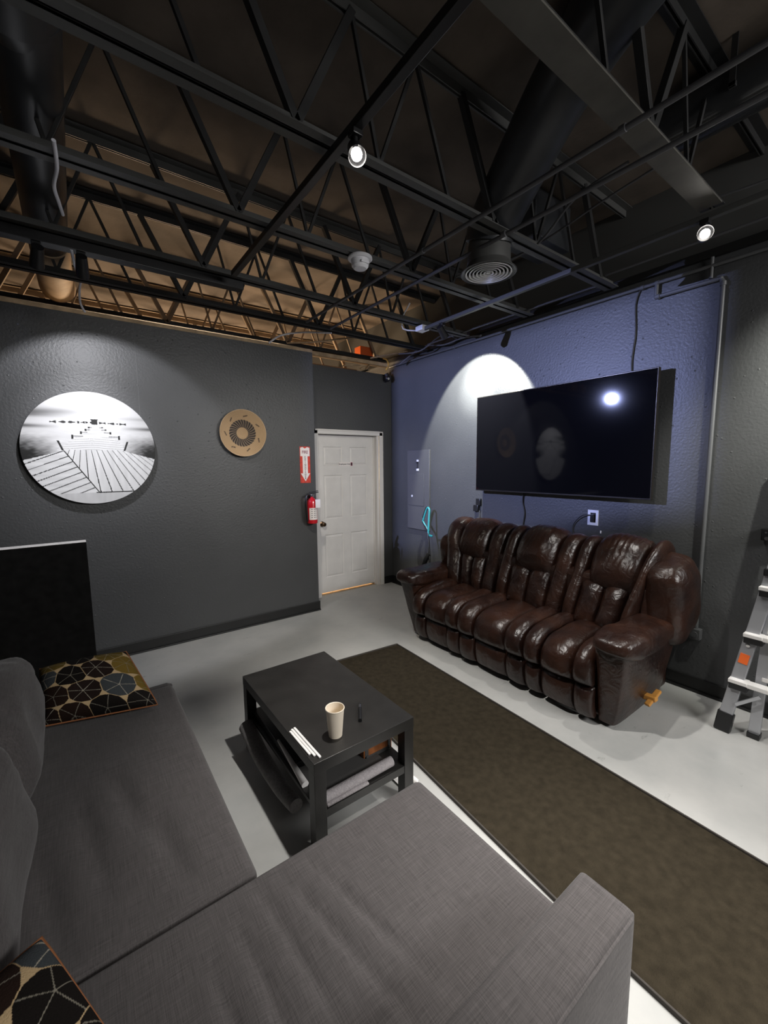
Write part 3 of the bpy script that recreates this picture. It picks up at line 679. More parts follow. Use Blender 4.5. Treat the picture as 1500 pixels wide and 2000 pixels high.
def puff(c, half, e1=.35, e2=.35, seg=26, wr=0, seed=0, mtx=None, fr=4):
    """superellipsoid cushion"""
    bm = bmesh.new(); bmesh.ops.create_uvsphere(bm, u_segments=seg*2, v_segments=seg, radius=1)
    sg = lambda v, e: math.copysign(abs(v)**e, v)
    for v in bm.verts:
        th = math.atan2(v.co.y, v.co.x); ph = math.asin(max(-1, min(1, v.co.z)))
        x = sg(math.cos(ph), e1)*sg(math.cos(th), e2); y = sg(math.cos(ph), e1)*sg(math.sin(th), e2); z = sg(math.sin(ph), e1)
        co = Vector((x*half[0], y*half[1], z*half[2]))
        if wr:
            nn = v.co.normalized(); co += nn*wr*(noise.noise(co*fr+Vector((seed*5, 0, 0)))*2+noise.noise(co*fr*3+Vector((seed*9, 1, 0))))
        v.co = co
    if mtx: bm.transform(mtx)
    bmesh.ops.translate(bm, verts=bm.verts, vec=c); return bm
sofa = thing('recliner_sofa', 'three-seat dark brown leather recliner sofa against the wall under the television', 'sofa', (-.55, -2.52, 0))
LEA = M['leather']
core = MB(); core.box((-.94, -3.50, .045), (-.16, -1.56, .36), .02).box((-.50, -3.50, .36), (-.14, -1.58, .86), .05)
core.build('body', LEA, sofa)
# seat decks, each one narrow-wide-narrow channels that roll over the front
seatpath = [(-.50, .455), (-.62, .475), (-.80, .470), (-.94, .455), (-1.015, .405), (-1.035, .33), (-1.030, .265)]
footpath = [(-1.000, .262), (-1.018, .20), (-1.012, .12), (-.985, .045)]
seats = [(-1.685, -2.255), (-2.255, -2.895), (-2.895, -3.395)]
for k, (a, b) in enumerate(seats):
    w_ = abs(b-a); cuts = [a, a-.26*w_, a-.74*w_, b]
    sc_ = MB(); ft = MB()
    for c in range(3):
        ya, yb = cuts[c]-.004, cuts[c+1]+.004
        up = .010 if c == 1 else .018
        sc_.merge(pad([(x, z+(.008 if c != 1 else 0)) for x, z in seatpath], K(ya), K(yb), .042+up, nrm=-1, seed=k*3+c, p=2.4, ns=40, wr=.006))
        ft.merge(pad(footpath, K(ya), K(yb), .030+(.006 if c != 1 else 0), nrm=-1, seed=20+k*3+c, p=2.4, ns=16, wr=.005, endp=1.8))
    sc_.build('seat_cushion', LEA, sofa, angle=75); ft.build('footrest', LEA, sofa, angle=75)
# backs
sidep = [(-.565, .47), (-.525, .60), (-.47, .76), (-.42, .90), (-.36, 1.00), (-.27, 1.035), (-.18, .99), (-.14, .86)]
headp = [(-.475, .735), (-.450, .80), (-.42, .90), (-.36, .995), (-.27, 1.030), (-.18, .985), (-.15, .88)]
lumbp = [(-.570, .47), (-.535, .58), (-.495, .70), (-.465, .80)]
def backrest(k, top, bot, splits):
    """top/bot: y extents; splits: fractions of the centre panel"""
    f0, f1 = splits
    yt = lambda f: top[0]+(top[1]-top[0])*f
    yb = lambda f: bot[0]+(bot[1]-bot[0])*f
    def yf(f): return lambda s: yb(f)+(yt(f)-yb(f))*min(1, s*1.6)
    bo = thing_part('backrest', sofa, (-.45, (top[0]+top[1])/2, .5))
    for c, (g0, g1, th) in enumerate(((.0, f0, .085 if k == 0 else .070), (f1, 1.0, .100 if k == 2 else .070))):
        bb = MB(); bb.merge(pad(sidep, yf(g0), yf(g1), th, nrm=1, seed=40+k+10*c, p=2.3, ns=44, wr=.008)); bb.build('side_bolster', LEA, bo, angle=75)
    hd = MB(); hd.merge(pad(headp, lambda s: yf(f0)(.6+s*.4), lambda s: yf(f1)(.6+s*.4), .105, nrm=1, seed=60+k, p=2.8, ns=36, nt=26, wr=.009, endp=1.6,
                 lump=lambda s, t: .005*math.sin(t*60+3*math.sin(s*9))*math.exp(-((s-.55)/.2)**2)))
    hd.build('head_pillow', LEA, bo, angle=75)
    for c in range(2):
        lm = MB()
        g0 = f0+(f1-f0)*c/2; g1 = f0+(f1-f0)*(c+1)/2
        lm.merge(pad(lumbp, (lambda g: lambda s: yb(g)+(yt(g)-yb(g))*s*.5)(g0), (lambda g: lambda s: yb(g)+(yt(g)-yb(g))*s*.5)(g1), .072, nrm=1, seed=70+k*2+c, p=2.3, ns=24, wr=.010, endp=1.8))
        lm.build('lumbar_cushion', LEA, bo, angle=75)
backrest(0, (-1.50, -2.255), (-1.69, -2.24), (.30, .76))
backrest(1, (-2.265, -2.925), (-2.26, -2.885), (.19, .78))
backrest(2, (-2.935, -3.50), (-2.90, -3.38), (.20, .86))
wing = MB(); wing.merge(puff((-.29, -3.545, .735), (.215, .125, .290), .55, .55, wr=.010, seed=3, mtx=Matrix.Rotation(R(-10), 4, 'Y')))
wing.build('side_wing', LEA, sofa, angle=80)
wing = MB(); wing.merge(puff((-.31, -1.555, .70), (.19, .09, .26), .55, .55, wr=.010, seed=5, mtx=Matrix.Rotation(R(-12), 4, 'Y')))
wing.build('side_wing', LEA, sofa, angle=80)
def arm(inner, otop, obot, seed):
    s = 1 if otop > inner else -1
    a = MB()
    bm = bmesh.new(); nx = 22; nz = 12; rows = []
    # lofted arm body: rounded rectangle rings stacked in z
    for i in range(nz+1):
        t = i/nz; z = .035+(.585-.035)*t
        xf = -.955-.115*t**1.2; xr = -.26-.02*t; yo = obot+(otop-obot)*t**.8; yi = inner
        ring = []; cx, cy = (xf+xr)/2, (yi+yo)/2; hx, hy = abs(xr-xf)/2, abs(yo-yi)/2
        for k in range(48):
            an = 2*math.pi*k/48; e = .28
            px = math.copysign(abs(math.cos(an))**e, math.cos(an))*hx; py = math.copysign(abs(math.sin(an))**e, math.sin(an))*hy
            q_ = Vector((cx+px, cy+py, z)); q_ += Vector((px, py, 0)).normalized()*.008*noise.noise(q_*6+Vector((seed, 0, 0)))
            ring.append(bm.verts.new(q_))
        rows.append(ring)
    for i in range(nz):
        for k in range(48): bm.faces.new((rows[i][k], rows[i][(k+1) % 48], rows[i+1][(k+1) % 48], rows[i+1][k]))
    bm.faces.new(rows[0]); bm.faces.new(list(reversed(rows[-1]))); a.merge(bm)
    ao = a.build('armrest', LEA, sofa, angle=60)
    c = MB(); cy = (inner+otop)/2+s*.006
    c.merge(puff((-.695, cy, .575), (.405, abs(inner-otop)/2+.022, .078), .62, .42, seg=36, wr=.008, seed=seed, fr=5, mtx=Matrix.Rotation(R(2), 4, 'Y')))
    c.build('arm_pad', LEA, ao, angle=80)
arm(-1.695, -1.462, -1.565, 1)
arm(-3.385, -3.610, -3.505, 2)
hb = MB().beam((-.60, -3.50, .125), (-.60, -3.60, .135), .05, .035, bevel=.008).beam((-.66, -3.565, .10), (-.53, -3.585, .165), .035, .022, bevel=.006)
tag(hb.build('recliner_lever', M['block'], sofa), 'orange-brown wooden lever at the base')

# ================================================================== GREY SECTIONAL SOFA
def slab(x0, x1, y0, y1, z0, z1, rad=.035, nx=60, ny=60, disp=None):
    """upholstered block: rounded box with a finely divided top that can carry creases"""
    bm = bmesh.new(); cx, cy = (x0+x1)/2, (y0+y1)/2; hx, hy = (x1-x0)/2, (y1-y0)/2
    def tog(n): return [-1+2*i/n for i in range(n+1)]
    top = []
    for u in tog(nx):
        row = []
        for v in tog(ny):
            x = cx+u*hx; y = cy+v*hy
            dx = max(0, abs(u*hx)-(hx-rad)); dy = max(0, abs(v*hy)-(hy-rad)); d = min(rad, math.hypot(dx, dy))
            z = z1-(rad-math.sqrt(max(0, rad*rad-d*d)))
            if d >= rad-1e-9: z = z1-rad
            if math.hypot(dx, dy) > rad:
                s = rad/math.hypot(dx, dy); x = cx+math.copysign(hx-rad+dx*s, u) if dx else x; y = cy+math.copysign(hy-rad+dy*s, v) if dy else y
            if disp: z += disp(x, y)*(1 if d < rad*.5 else 0.3)
            row.append(bm.verts.new((x, y, z)))
        top.append(row)
    for i in range(nx):
        for j in range(ny): bm.faces.new((top[i][j], top[i+1][j], top[i+1][j+1], top[i][j+1]))
    rim = [top[i][0] for i in range(nx+1)]+[top[nx][j] for j in range(1, ny+1)]+[top[i][ny] for i in range(nx-1, -1, -1)]+[top[0][j] for j in range(ny-1, 0, -1)]
    low = [bm.verts.new((v.co.x, v.co.y, z0)) for v in rim]
    n = len(rim)
    for i in range(n): bm.faces.new((rim[i], rim[(i+1) % n], low[(i+1) % n], low[i]))
    bm.faces.new(low); return bm
def ridge(x, y, ax, ay, bx, by, wdt, amp):
    d = Vector((bx-ax, by-ay)); L = d.length; d.normalize(); p = Vector((x-ax, y-ay)); t = p.dot(d)/L; e = abs(p.x*d.y-p.y*d.x)
    if t < -.2 or t > 1.2: return 0
    return amp*math.exp(-(e/wdt)**2)*max(0, math.sin(math.pi*min(1, max(0, (t+.2)/1.4))))
CREASE = [(-3.19, -3.52, -3.15, -3.90), (-3.11, -3.53, -3.02, -3.98), (-3.27, -3.60, -3.24, -3.98), (-3.02, -3.56, -2.93, -3.95), (-3.35, -3.66, -3.33, -4.0)]
def chaise_disp(x, y):
    h = .002*noise.noise(Vector((x*3, y*3, 0)))
    for i, c in enumerate(CREASE): h += ridge(x, y, *c, .014, -.009)+ridge(x+.035, y, *c, .022, .004)
    return h
def seat_disp(x, y):
    h = .006*noise.noise(Vector((x*3+5, y*2.4, 0)))+.003*noise.noise(Vector((x*8, y*8, 3)))
    for c in ((-3.62, -2.75, -3.56, -3.20), (-3.50, -2.70, -3.44, -3.05), (-3.72, -3.0, -3.66, -3.35), (-3.40, -3.0, -3.36, -3.30)):
        h += ridge(x, y, *c, .035, -.016)
    return h
gs = thing('sectional_sofa', 'L-shaped grey fabric sectional sofa with chaise filling the foreground', 'sofa', (-3.6, -3.2, 0))
WV = M['weave']
MB().box((-4.25, -3.44, .06), (-3.215, -2.00, .29), .02).box((-4.25, -4.12, .06), (-2.56, -3.44, .29), .02).build('base', WV, gs)
s1 = MB(); s1.merge(slab(-4.05, -3.170, -3.440, -2.030, .275, .425, .030, 70, 90, seat_disp)); s1.build('seat_cushion', WV, gs, angle=60)
s2 = MB(); s2.merge(slab(-4.05, -2.522, -4.135, -3.447, .275, .432, .030, 130, 80, chaise_disp)); s2.build('chaise_cushion', WV, gs, angle=60)
a1 = MB(); a1.merge(slab(-4.25, -2.520, -4.250, -4.112, .03, .602, .022, 90, 30)); ao = a1.build('armrest', WV, gs, angle=60)
MB().tube([(-4.2, -4.247, .588), (-3.4, -4.247, .588), (-2.545, -4.247, .588), (-2.522, -4.238, .575), (-2.519, -4.232, .3), (-2.519, -4.232, .04)], .0045, 8, smooth=1).build('piping', WV, ao)
e1 = MB(); e1.merge(slab(-4.20, -3.172, -2.030, -1.985, .06, .418, .014, 40, 8)); e1.build('end_panel', WV, gs)
MB().box((-4.40, -4.25, .06), (-4.08, -1.99, .62), .03).build('back_frame', WV, gs)
for (ya, yb, zc, sd) in ((-2.74, -1.98, .60, 1), (-3.46, -2.76, .60, 2), (-4.10, -3.48, .60, 3)):
    q_ = MB(); q_.merge(puff((-3.90, (ya+yb)/2, zc), (.155, abs(yb-ya)/2, .215), .55, .45, seg=30, wr=.012, seed=sd, mtx=Matrix.Rotation(R(-8), 4, 'Y')))
    q_.build('back_cushion', M['weave_dark'] if False else WV, gs, angle=80)
for (xx, yy) in ((-3.26, -2.08), (-2.62, -3.52), (-2.62, -4.06), (-4.15, -2.08), (-4.15, -4.06)):
    MB().box((xx-.025, yy-.025, 0), (xx+.025, yy+.025, .07), .003).build('leg', M['black_wood'], gs)

# patterned cushions
def cushion(name, label, centre, half, mtx, seed, group, corners=None):
    t_ = thing(name, label, 'cushion', centre, group)
    N = 210; r = np.random.RandomState(seed)
    lin = np.linspace(-1, 1, N+1); U, V = np.meshgrid(lin, lin, indexing='ij'); u = U.ravel(); v = V.ravel()
    prof = np.clip((1-np.abs(u)**2.6)*(1-np.abs(v)**2.6), 0, 1)**.42
    pin = 1-.075*(1-np.abs(v)**2)*np.abs(u)**4; pin2 = 1-.075*(1-np.abs(u)**2)*np.abs(v)**4
    # voronoi leaf discs
    pts = []
    for i in range(4):
        for j in range(4): pts.append((-1+.62*i+(.31 if j % 2 else 0)+r.uniform(-.13, .13), -.95+.62*j+r.uniform(-.12, .12)))
    pts = np.array(pts)
    pal = np.array([(.010, .008, .007), (.018, .011, .009), (.17, .11, .022), (.050, .056, .060), (.012, .010, .009), (.14, .095, .02), (.020, .011, .008)])
    cells = r.permutation(len(pts)) % 7
    D = np.hypot(u[:, None]-pts[None, :, 0], v[:, None]-pts[None, :, 1]); idx = np.argsort(D, 1); i0 = idx[:, 0]
    d0 = np.take_along_axis(D, idx[:, :1], 1)[:, 0]; d1 = np.take_along_axis(D, idx[:, 1:2], 1)[:, 0]; d2 = np.take_along_axis(D, idx[:, 2:3], 1)[:, 0]
    col = pal[cells[i0]].copy(); cream = np.array([.50, .36, .20]); grey = np.array([.22, .20, .16])
    edge = (d1-d0) < (.012+1.15*np.clip(.15-(d2-d0), 0, 1)); 
    an = np.arctan2(v-pts[i0, 1], u-pts[i0, 0])+cells[i0]*1.3
    k_ = 5+(cells[i0] % 3); spoke = (np.abs(np.sin(an*k_/2))*d0 < .011+.014*d0) & (d0 < .36)
    col = np.where(spoke[:, None], grey*(1+.8*(cells[i0] % 2)[:, None]), col); col = np.where(edge[:, None], cream, col)
    me_v = []; faces = []
    for side in (1, -1):
        x = u*half[0]*pin2; y = v*half[1]*pin; z = side*half[2]*prof
        me_v.append(np.stack([x, y, z], 1))
    if corners:
        C4 = [np.array(c)-np.array(centre) for c in corners]
        nrm = np.cross(C4[1]-C4[0], C4[3]-C4[0]); nrm = nrm/np.linalg.norm(nrm)
        def warp(P):
            a = (P[:, :1]/half[0]+1)/2; b = (P[:, 1:2]/half[1]+1)/2
            return C4[0]*(1-a)*(1-b)+C4[1]*a*(1-b)+C4[2]*a*b+C4[3]*(1-a)*b+nrm*P[:, 2:3]
        mtx = Matrix.Identity(4)
    co = np.concatenate(me_v); M1 = (N+1)**2
    for s in (0, 1):
        for i in range(N):
            for j in range(N):
                a = s*M1+i*(N+1)+j; q4 = (a, a+N+1, a+N+2, a+1); faces.append(q4 if s == 0 else q4[::-1])
    # fold-like wrinkles
    for i in range(len(co)):
        c = co[i]; nz_ = noise.noise(Vector((c[0]*9, c[1]*9, seed)))*.010*prof[i % M1]; c[2] += nz_*(1 if i < M1 else -1)
    if corners: co = warp(co)
    me = bpy.data.meshes.new('cover'); me.from_pydata([tuple(c) for c in co], [], faces); me.update()
    at = me.color_attributes.new('col', 'FLOAT_COLOR', 'POINT'); rgba = np.ones((len(co), 4), dtype=np.float32); rgba[:, :3] = np.concatenate([col, col]); at.data.foreach_set('color', rgba.ravel())
    me.transform(mtx); me.materials.append(M['cushion']); me.polygons.foreach_set('use_smooth', [True]*len(me.polygons))
    o = bpy.data.objects.new('cover', me); COL.objects.link(o); o.parent = t_
    pp = []
    for (a, b) in ((-1, -1), (1, -1), (1, 1), (-1, 1), (-1, -1)): pp.append((a, b))
    line = []
    for (a, b), (c, d) in zip(pp[:-1], pp[1:]):
        for k in range(12):
            tt = k/12; uu = a+(c-a)*tt; vv = b+(d-b)*tt
            line.append(mtx @ Vector((uu*half[0]*(1-.075*(1-abs(uu)**2)*abs(vv)**4), vv*half[1]*(1-.075*(1-abs(vv)**2)*abs(uu)**4), 0)))
    line.append(line[0])
    if corners: line = [Vector(p) for p in warp(np.array([tuple(p) for p in line]))]
    pm = MB().tube(line, .005, 8, smooth=0).build('piping', M['brown_cord']); pm.parent = t_
    return t_
cushion('throw_pillow', 'black, gold and cream leaf-patterned throw pillow on the far end of the grey sofa', (-3.54, -2.13, .56), (.225, .19, .125),
        Matrix.Rotation(R(-12), 4, 'Z') @ Matrix.Rotation(R(20), 4, 'Y') @ Matrix.Rotation(R(22), 4, 'X') @ Matrix.Rotation(R(4), 4, 'Z'), 3, 'leaf-patterned throw pillows on the grey sofa',
        corners=[(-3.735, -2.20, .475), (-3.285, -2.29, .458), (-3.385, -2.01, .665), (-3.75, -2.0, .675)])
cushion('throw_pillow', 'leaf-patterned throw pillow with large grey leaf in the near left corner of the grey sofa', (-3.79, -3.72, .50), (.225, .21, .085),
        Matrix.Rotation(R(28), 4, 'Z') @ Matrix.Rotation(R(24), 4, 'X'), 8, 'leaf-patterned throw pillows on the grey sofa')

# ================================================================== LADDER
ld = thing('folding_ladder', 'silver aluminium folding ladder with black feet standing against the right wall', 'ladder', (-.35, -4.1, 0))
def rail(a, b, w_=.062, d_=.026): return MB().beam(a, b, d_, w_, up=(0, 1, 0), bevel=.003)
LA, LB = Vector((-.395, -3.895, .03)), Vector((-.215, -4.035, 1.04)); LW = .56
RA, RB = LA+Vector((0, -LW-.26, 0)), LB+Vector((0, -LW+.0, 0))
def lp_(a, b, z): t = (z-a.z)/(b.z-a.z); return a+(b-a)*t
LB2 = lp_(LA, LB, 1.30); RB2 = lp_(RA, RB, 1.30)
MB().beam(LA, LB2, .030, .066, up=(0, 1, 0), bevel=.003).build('outer_rail', M['alu'], ld)
MB().beam(RA, RB2, .030, .066, up=(0, 1, 0), bevel=.003).build('outer_rail', M['alu'], ld)
for (yy) in (-4.035, -4.50):
    MB().beam((-.330, yy, .03), (-.10, yy-.015, 1.75), .026, .055, up=(0, 1, 0), bevel=.003).build('inner_rail', M['alu'], ld)
    MB().box((-.362, yy-.03, 0), (-.300, yy+.03, .035), .004).build('foot', M['plastic_black'], ld)
for (p) in (LA, RA):
    MB().beam((p.x, p.y, 0), lp_(LA if p is LA else RA, LB if p is LA else RB, .12), .046, .082, up=(0, 1, 0), bevel=.006).build('foot', M['plastic_black'], ld)
for z in (.33, .62, .91):
    a = lp_(LA, LB, z); b = lp_(RA, RB, z)
    MB().box((a.x-.052, b.y+.05, z-.014), (a.x+.012, a.y-.050, z+.014), .005).build('rung', M['alu_light'], ld)
    MB().box((a.x-.055, a.y-.058, z-.045), (a.x+.030, a.y+.030, z-.008), .004).build('rung_bracket', M['plastic_black'], ld)
    MB().box((a.x-.056, a.y-.056, z-.008), (a.x+.020, a.y+.034, z+.014), .003).build('rung_cap', M['alu_light'], ld)
    MB().box((-.33+z*.1-.01, -4.50, z+.02), (-.33+z*.1+.035, -4.04, z+.045), .004).build('inner_rung', M['alu_light'], ld)
a = lp_(LA, LB, .30); MB().beam(a+Vector((-.02, -.12, -.02)), lp_(LA, LB, .19)+Vector((-.02, -.03, 0)), .012, .02, bevel=.002).build('brace', M['alu'], ld)
a = lp_(LA, LB, .44); b = lp_(LA, LB, .50); MB().beam(a+Vector((-.017, 0, 0)), b+Vector((-.017, 0, 0)), .004, .045, up=(0, 1, 0)).build('warning_label', M['orange'], ld)
a = lp_(LA, LB, .555); MB().cyl(a+Vector((-.012, 0, 0)), a+Vector((-.026, 0, 0)), .009).build('rivet', M['alu_light'], ld)
a = lp_(LA, LB, 1.02); MB().box((a.x-.04, a.y-.05, .985), (a.x+.03, a.y+.04, 1.03), .006).build('hinge_lock', M['plastic_black'], ld)

# ================================================================== CEILING STRUCTURE
ZB, ZT = 3.0, 3.56
def joist(y, xa, xb, label, chord=M['steel'], web=M['steel'], loc_group='bar joists under the roof deck'):
    j = thing('bar_joist', label, 'joist', (xb, y, ZB), loc_group)
    lo = MB()
    for s in (-1, 1):
        ya = y+s*.006; lo.box((xa, ya, ZB), (xb, ya+s*.046, ZB+.005)); lo.box((xa, ya, ZB), (xb, ya+s*.005, ZB+.05))
    lo.build('bottom_chord', chord, j)
    hi = MB()
    for s in (-1, 1):
        ya = y+s*.006; hi.box((xa, ya, ZT+.045), (.05, ya+s*.050, ZT+.050)); hi.box((xa, ya, ZT), (.05, ya+s*.005, ZT+.05))
    hi.build('top_chord', chord, j)
    x = -2.72
    while x > xa+1.3: x -= 1.22
    nodes = []
    while x < xb+.3:
        nodes += [((x, ZB+.03), (x+.27, ZT+.02), .034), ((x+.27, ZT+.02), (x+.41, ZB+.03), .017), ((x+.41, ZB+.03), (x+.63, ZT+.02), .018), ((x+.63, ZT+.02), (x+.86, ZB+.03), .018), ((x+.94, ZT+.02), (x+1.22, ZB+.03), .034)]
        x += 1.22
    for (a, b, w_) in nodes:
        if a[0] < xa or b[0] > -.02 or a[0] > xb or b[0] > xb: continue
        MB().beam((a[0], y, a[1]), (b[0], y, b[1]), w_, w_, up=(0, 1, 0), bevel=.002).build('web_rod', web, j)
    return j
jl = [(-5.85, 'black bar joist far overhead behind the viewer'), (-5.13, 'black bar joist just behind the viewer'), (-4.42, 'black bar joist directly over the viewer'),
      (-3.74, 'wide dark steel bar joist crossing the top right of the ceiling'), (-2.93, 'black bar joist passing beside the bright ceiling spotlight'),
      (-2.20, 'black bar joist carrying the white smoke detector'), (-1.44, 'black bar joist with the black light track along its left part'), (-.79, 'black bar joist next before the left wall')]
for yj, lb in jl: joist(yj, -6.6, -.72 if yj == -3.74 else -.10, lb, M['steel_grey'] if yj in (-2.93, -2.20, -1.44) else M['steel'])  # three joists get lighter chords, colour standing in for light on them
tj = [(-.05, 'bare tan bar joist running along the top of the door wall'), (.70, 'bare tan bar joist first beyond the door wall'), (1.60, 'bare tan bar joist furthest beyond the door wall')]
for yj, lb in tj: joist(yj, -6.6, -.10, lb, M['tan_dark'] if yj > 0 else M['steel'], M['tan_dark'], 'unpainted bar joists beyond the door wall')
# plate closing the underside of the wide joist
MB().box((-6.6, -3.792, 2.992), (-.76, -3.688, 3.001)).build('cover_plate', M['steel_brown'], [o for o in bpy.data.objects if o.get('label', '').startswith('wide dark')][0])
# wooden nailer seen on the wall head above the door
tag(MB().box((-1.40, -.10, HW+.06), (-.12, -.02, HW+.105), .003).build('timber_rail', M['wood'], loc=(-.8, -.06, HW+.06)), 'pale timber rail above the wall over the door', 'timber')

# ducts
d1 = thing('round_duct', 'dark round air duct passing through the joists at the far left', 'duct', (-3.565, -1, 3.22), 'round ducts')
MB().cyl((-3.565, -2.62, 3.24), (-3.565, -.80, 3.22), .112, n=36).build('duct_tube', M['duct'], d1)
MB().cyl((-3.60, -6.5, 3.26), (-3.60, -2.60, 3.26), .150, n=36).cyl((-3.60, -2.64, 3.26), (-3.565, -2.50, 3.24), .150, .112, n=36).build('duct_tube', M['duct'], d1)
tag(MB().cyl((-3.565, -.80, 3.21), (-3.535, -.10, 3.15), .112, .122, n=36).cyl((-3.535, -.11, 3.15), (-3.53, -.02, 3.17), .122, .085, n=36).build('duct_tube', M['tan'], d1), 'unpainted tan end section of the duct')
d2 = thing('round_duct', 'broad dark duct slanting down to the round ceiling vent', 'duct', (-1.4, -2.8, 3.1), 'round ducts')
MB().tube([(-1.365, -2.79, 3.03), (-1.385, -2.84, 3.12), (-1.47, -3.08, 3.27), (-1.60, -3.42, 3.42), (-1.78, -3.85, 3.46), (-2.0, -4.6, 3.46), (-2.1, -6.0, 3.46)], .148, 32, smooth=5).build('duct_tube', M['duct'], d2)
d3 = thing('round_duct', 'glossy dark round duct at the top right corner of the ceiling', 'duct', (-.82, -4, 3.42), 'round ducts')
MB().cyl((-.82, -3.52, 3.45), (-.82, -8.5, 3.45), .125, n=40).build('duct_tube', M['duct_gloss'], d3)
for yy in (-3.85, -5.0): MB().box((-.955, yy-.015, 3.40), (-.685, yy+.015, 3.42), .002).box((-.955, yy-.012, 3.4), (-.945, yy+.012, 3.62)).box((-.69, yy-.012, 3.4), (-.68, yy+.012, 3.62)).build('hanger_strap', M['steel'], d3)
d4 = thing('round_duct', 'upright dark duct standing in the corner above the television wall', 'duct', (-.62, -2.35, 3.3), 'round ducts')
MB().box((-.80, -2.72, 3.28), (-.35, -2.45, 3.60), .01).build('duct_tube', M['duct'], d4)
# round ceiling diffuser
vc = (-1.367, -2.787, 2.85)
vt = thing('ceiling_vent', 'round ceiling vent with concentric rings below the slanting duct', 'vent', vc)
T0 = Matrix.Translation(vc)
MB().lathe([(.128, .16), (.132, .05), (.150, .020), (.168, .004), (.170, 0), (.165, -.002), (.142, .006)], 56, T0).build('collar', M['steel_grey'], vt)
for r_ in (.142, .120, .098, .076, .054, .032):
    MB().lathe([(r_, -.003), (r_-.0085, .000), (r_-.0095, .010), (r_-.0080, .012), (r_-.001, .004), (r_, -.003)], 56, T0).build('ring', M['vent_white'], vt)
MB().lathe([(0, 0), (.013, 0), (.013, .01), (0, .01)], 24, T0).build('hub', M['vent_white'], vt)
MB().cyl((vc[0], vc[1], vc[2]+.05), (vc[0], vc[1], vc[2]+.24), .122, n=32).build('neck', M['plastic_black'], vt)  # black here paints in the shade between the rings
# smoke detector
sd_c = (-1.960, -2.235, 2.985)
sdt = thing('smoke_detector', 'white round smoke detector under a black joist in the middle of the ceiling', 'smoke detector', sd_c)
MB().lathe([(0, .012), (.070, .012), (.078, .006), (.079, -.004), (.070, -.010), (0, -.010)], 40, Matrix.Translation(sd_c)).build('base_plate', M['plastic_white'], sdt)
MB().lathe([(.060, -.008), (.058, -.022), (.053, -.048), (.040, -.062), (0, -.066)], 40, Matrix.Translation(sd_c)).box((sd_c[0]-.03, sd_c[1]-.062, sd_c[2]-.044), (sd_c[0]+.03, sd_c[1]-.048, sd_c[2]-.030), .003).build('sensor_dome', M['plastic_white'], sdt)

# tracks and pipes
def bar(name, a, b, wdt, h, material, label, cat):
    return tag(MB().beam(a, b, wdt, h, bevel=.003).build(name, material, loc=a), label, cat)
bar('light_track', (-4.6, -1.44, 2.955), (-2.46, -1.44, 2.955), .075, .055, M['plastic_black'], 'thick black lighting track fixed below a joist at the upper left', 'light track')
bar('light_track', (-2.575, -1.62, 2.955), (-2.575, -7.5, 2.955), .036, .034, M['plastic_black'], 'black lighting track running diagonally up to the top edge with the spotlight', 'light track')
bar('light_track', (-.745, -1.50, 2.955), (-.745, -8.0, 2.955), .034, .030, M['steel_grey'], 'lighting track parallel to the television wall at the right', 'light track')
pipe_run('ceiling_conduit', [(-1.745, -1.02, 2.96), (-1.765, -8.0, 2.90)], .0115, M['pipe'], 'left one of two parallel grey conduits crossing below the joists', clips=[((-1.752, -2.6, 2.946), Y), ((-1.756, -3.75, 2.936), Y)])
pipe_run('ceiling_conduit', [(-1.46, -.96, 2.97), (-1.55, -8.0, 2.91)], .0115, M['pipe'], 'right one of two parallel grey conduits crossing below the joists', clips=[((-1.495, -3.0, 2.952), Y)])
pipe_run('ceiling_conduit', [(-.20, -.95, 3.02), (-.20, -2.9, 3.02)], .008, M['pipe'], 'short conduit close to the top of the television wall')
pipe_run('ceiling_conduit', [(-.14, -2.9, 3.10), (-.14, -3.9, 3.10)], .009, M['pipe'], 'pale conduit beside the right ceiling spotlight')
wire('sagging_cable', [(-1.15, -2.3, 3.05), (-1.12, -2.9, 3.01), (-1.30, -3.3, 3.06), (-1.42, -3.62, 3.02)], .007, M['pipe'], 'thin cable sagging between joists right of the vent')
wire('sagging_cable', [(-.80, -2.25, 3.15), (-.95, -2.9, 3.12), (-1.05, -3.3, 3.12), (-1.15, -3.66, 3.10)], .006, M['pipe'], 'long thin cable crossing above the television wall to the wide joist')
wire('sagging_cable', [(-.62, -3.70, 3.10), (-.60, -4.0, 3.09), (-.62, -4.6, 3.12)], .006, M['pipe'], 'thin cable at the right edge of the ceiling past the wide joist')
wire('white_wire', [(-3.505, -2.34, 2.985), (-3.50, -2.20, 2.96), (-3.515, -2.05, 2.955), (-3.50, -1.90, 2.96), (-3.485, -1.72, 2.99)], .008, M['wire_white'], 'white cable hanging along the dark duct at the upper left')
wire('white_wire', [(-3.455, -1.46, 2.93), (-3.44, -1.30, 2.90), (-3.42, -1.14, 2.92), (-3.40, -.98, 2.985)], .008, M['wire_white'], 'white cable between the two black track heads at the left')
wire('white_wire', [(-3.395, -.72, 3.02), (-3.405, -.60, 2.99), (-3.40, -.45, 2.94), (-3.36, -.36, 2.885)], .008, M['wire_white'], 'white cable dropping onto the top of the left wall')
wire('tan_cable', [(-1.86, -.40, 2.90), (-1.75, -.45, 2.98), (-1.55, -.55, 3.02), (-1.35, -.78, 2.99)], .009, M['wire_white'], 'pale flexible cable arching above the door wall')
wire('tan_cable', [(-1.62, -.30, 2.96), (-1.38, -.42, 2.98), (-1.10, -.60, 3.02), (-.95, -.80, 3.02)], .009, M['wood'], 'tan cable arching across the wall opening over the door')
wire('blue_cable', [(-.12, -.35, 2.93), (-.10, -.75, 3.05), (-.09, -1.1, 3.00), (-.06, -1.35, 3.02), (-.05, -1.6, 2.985)], .010, M['pipe'], 'grey cable looping over the corner of the television wall')
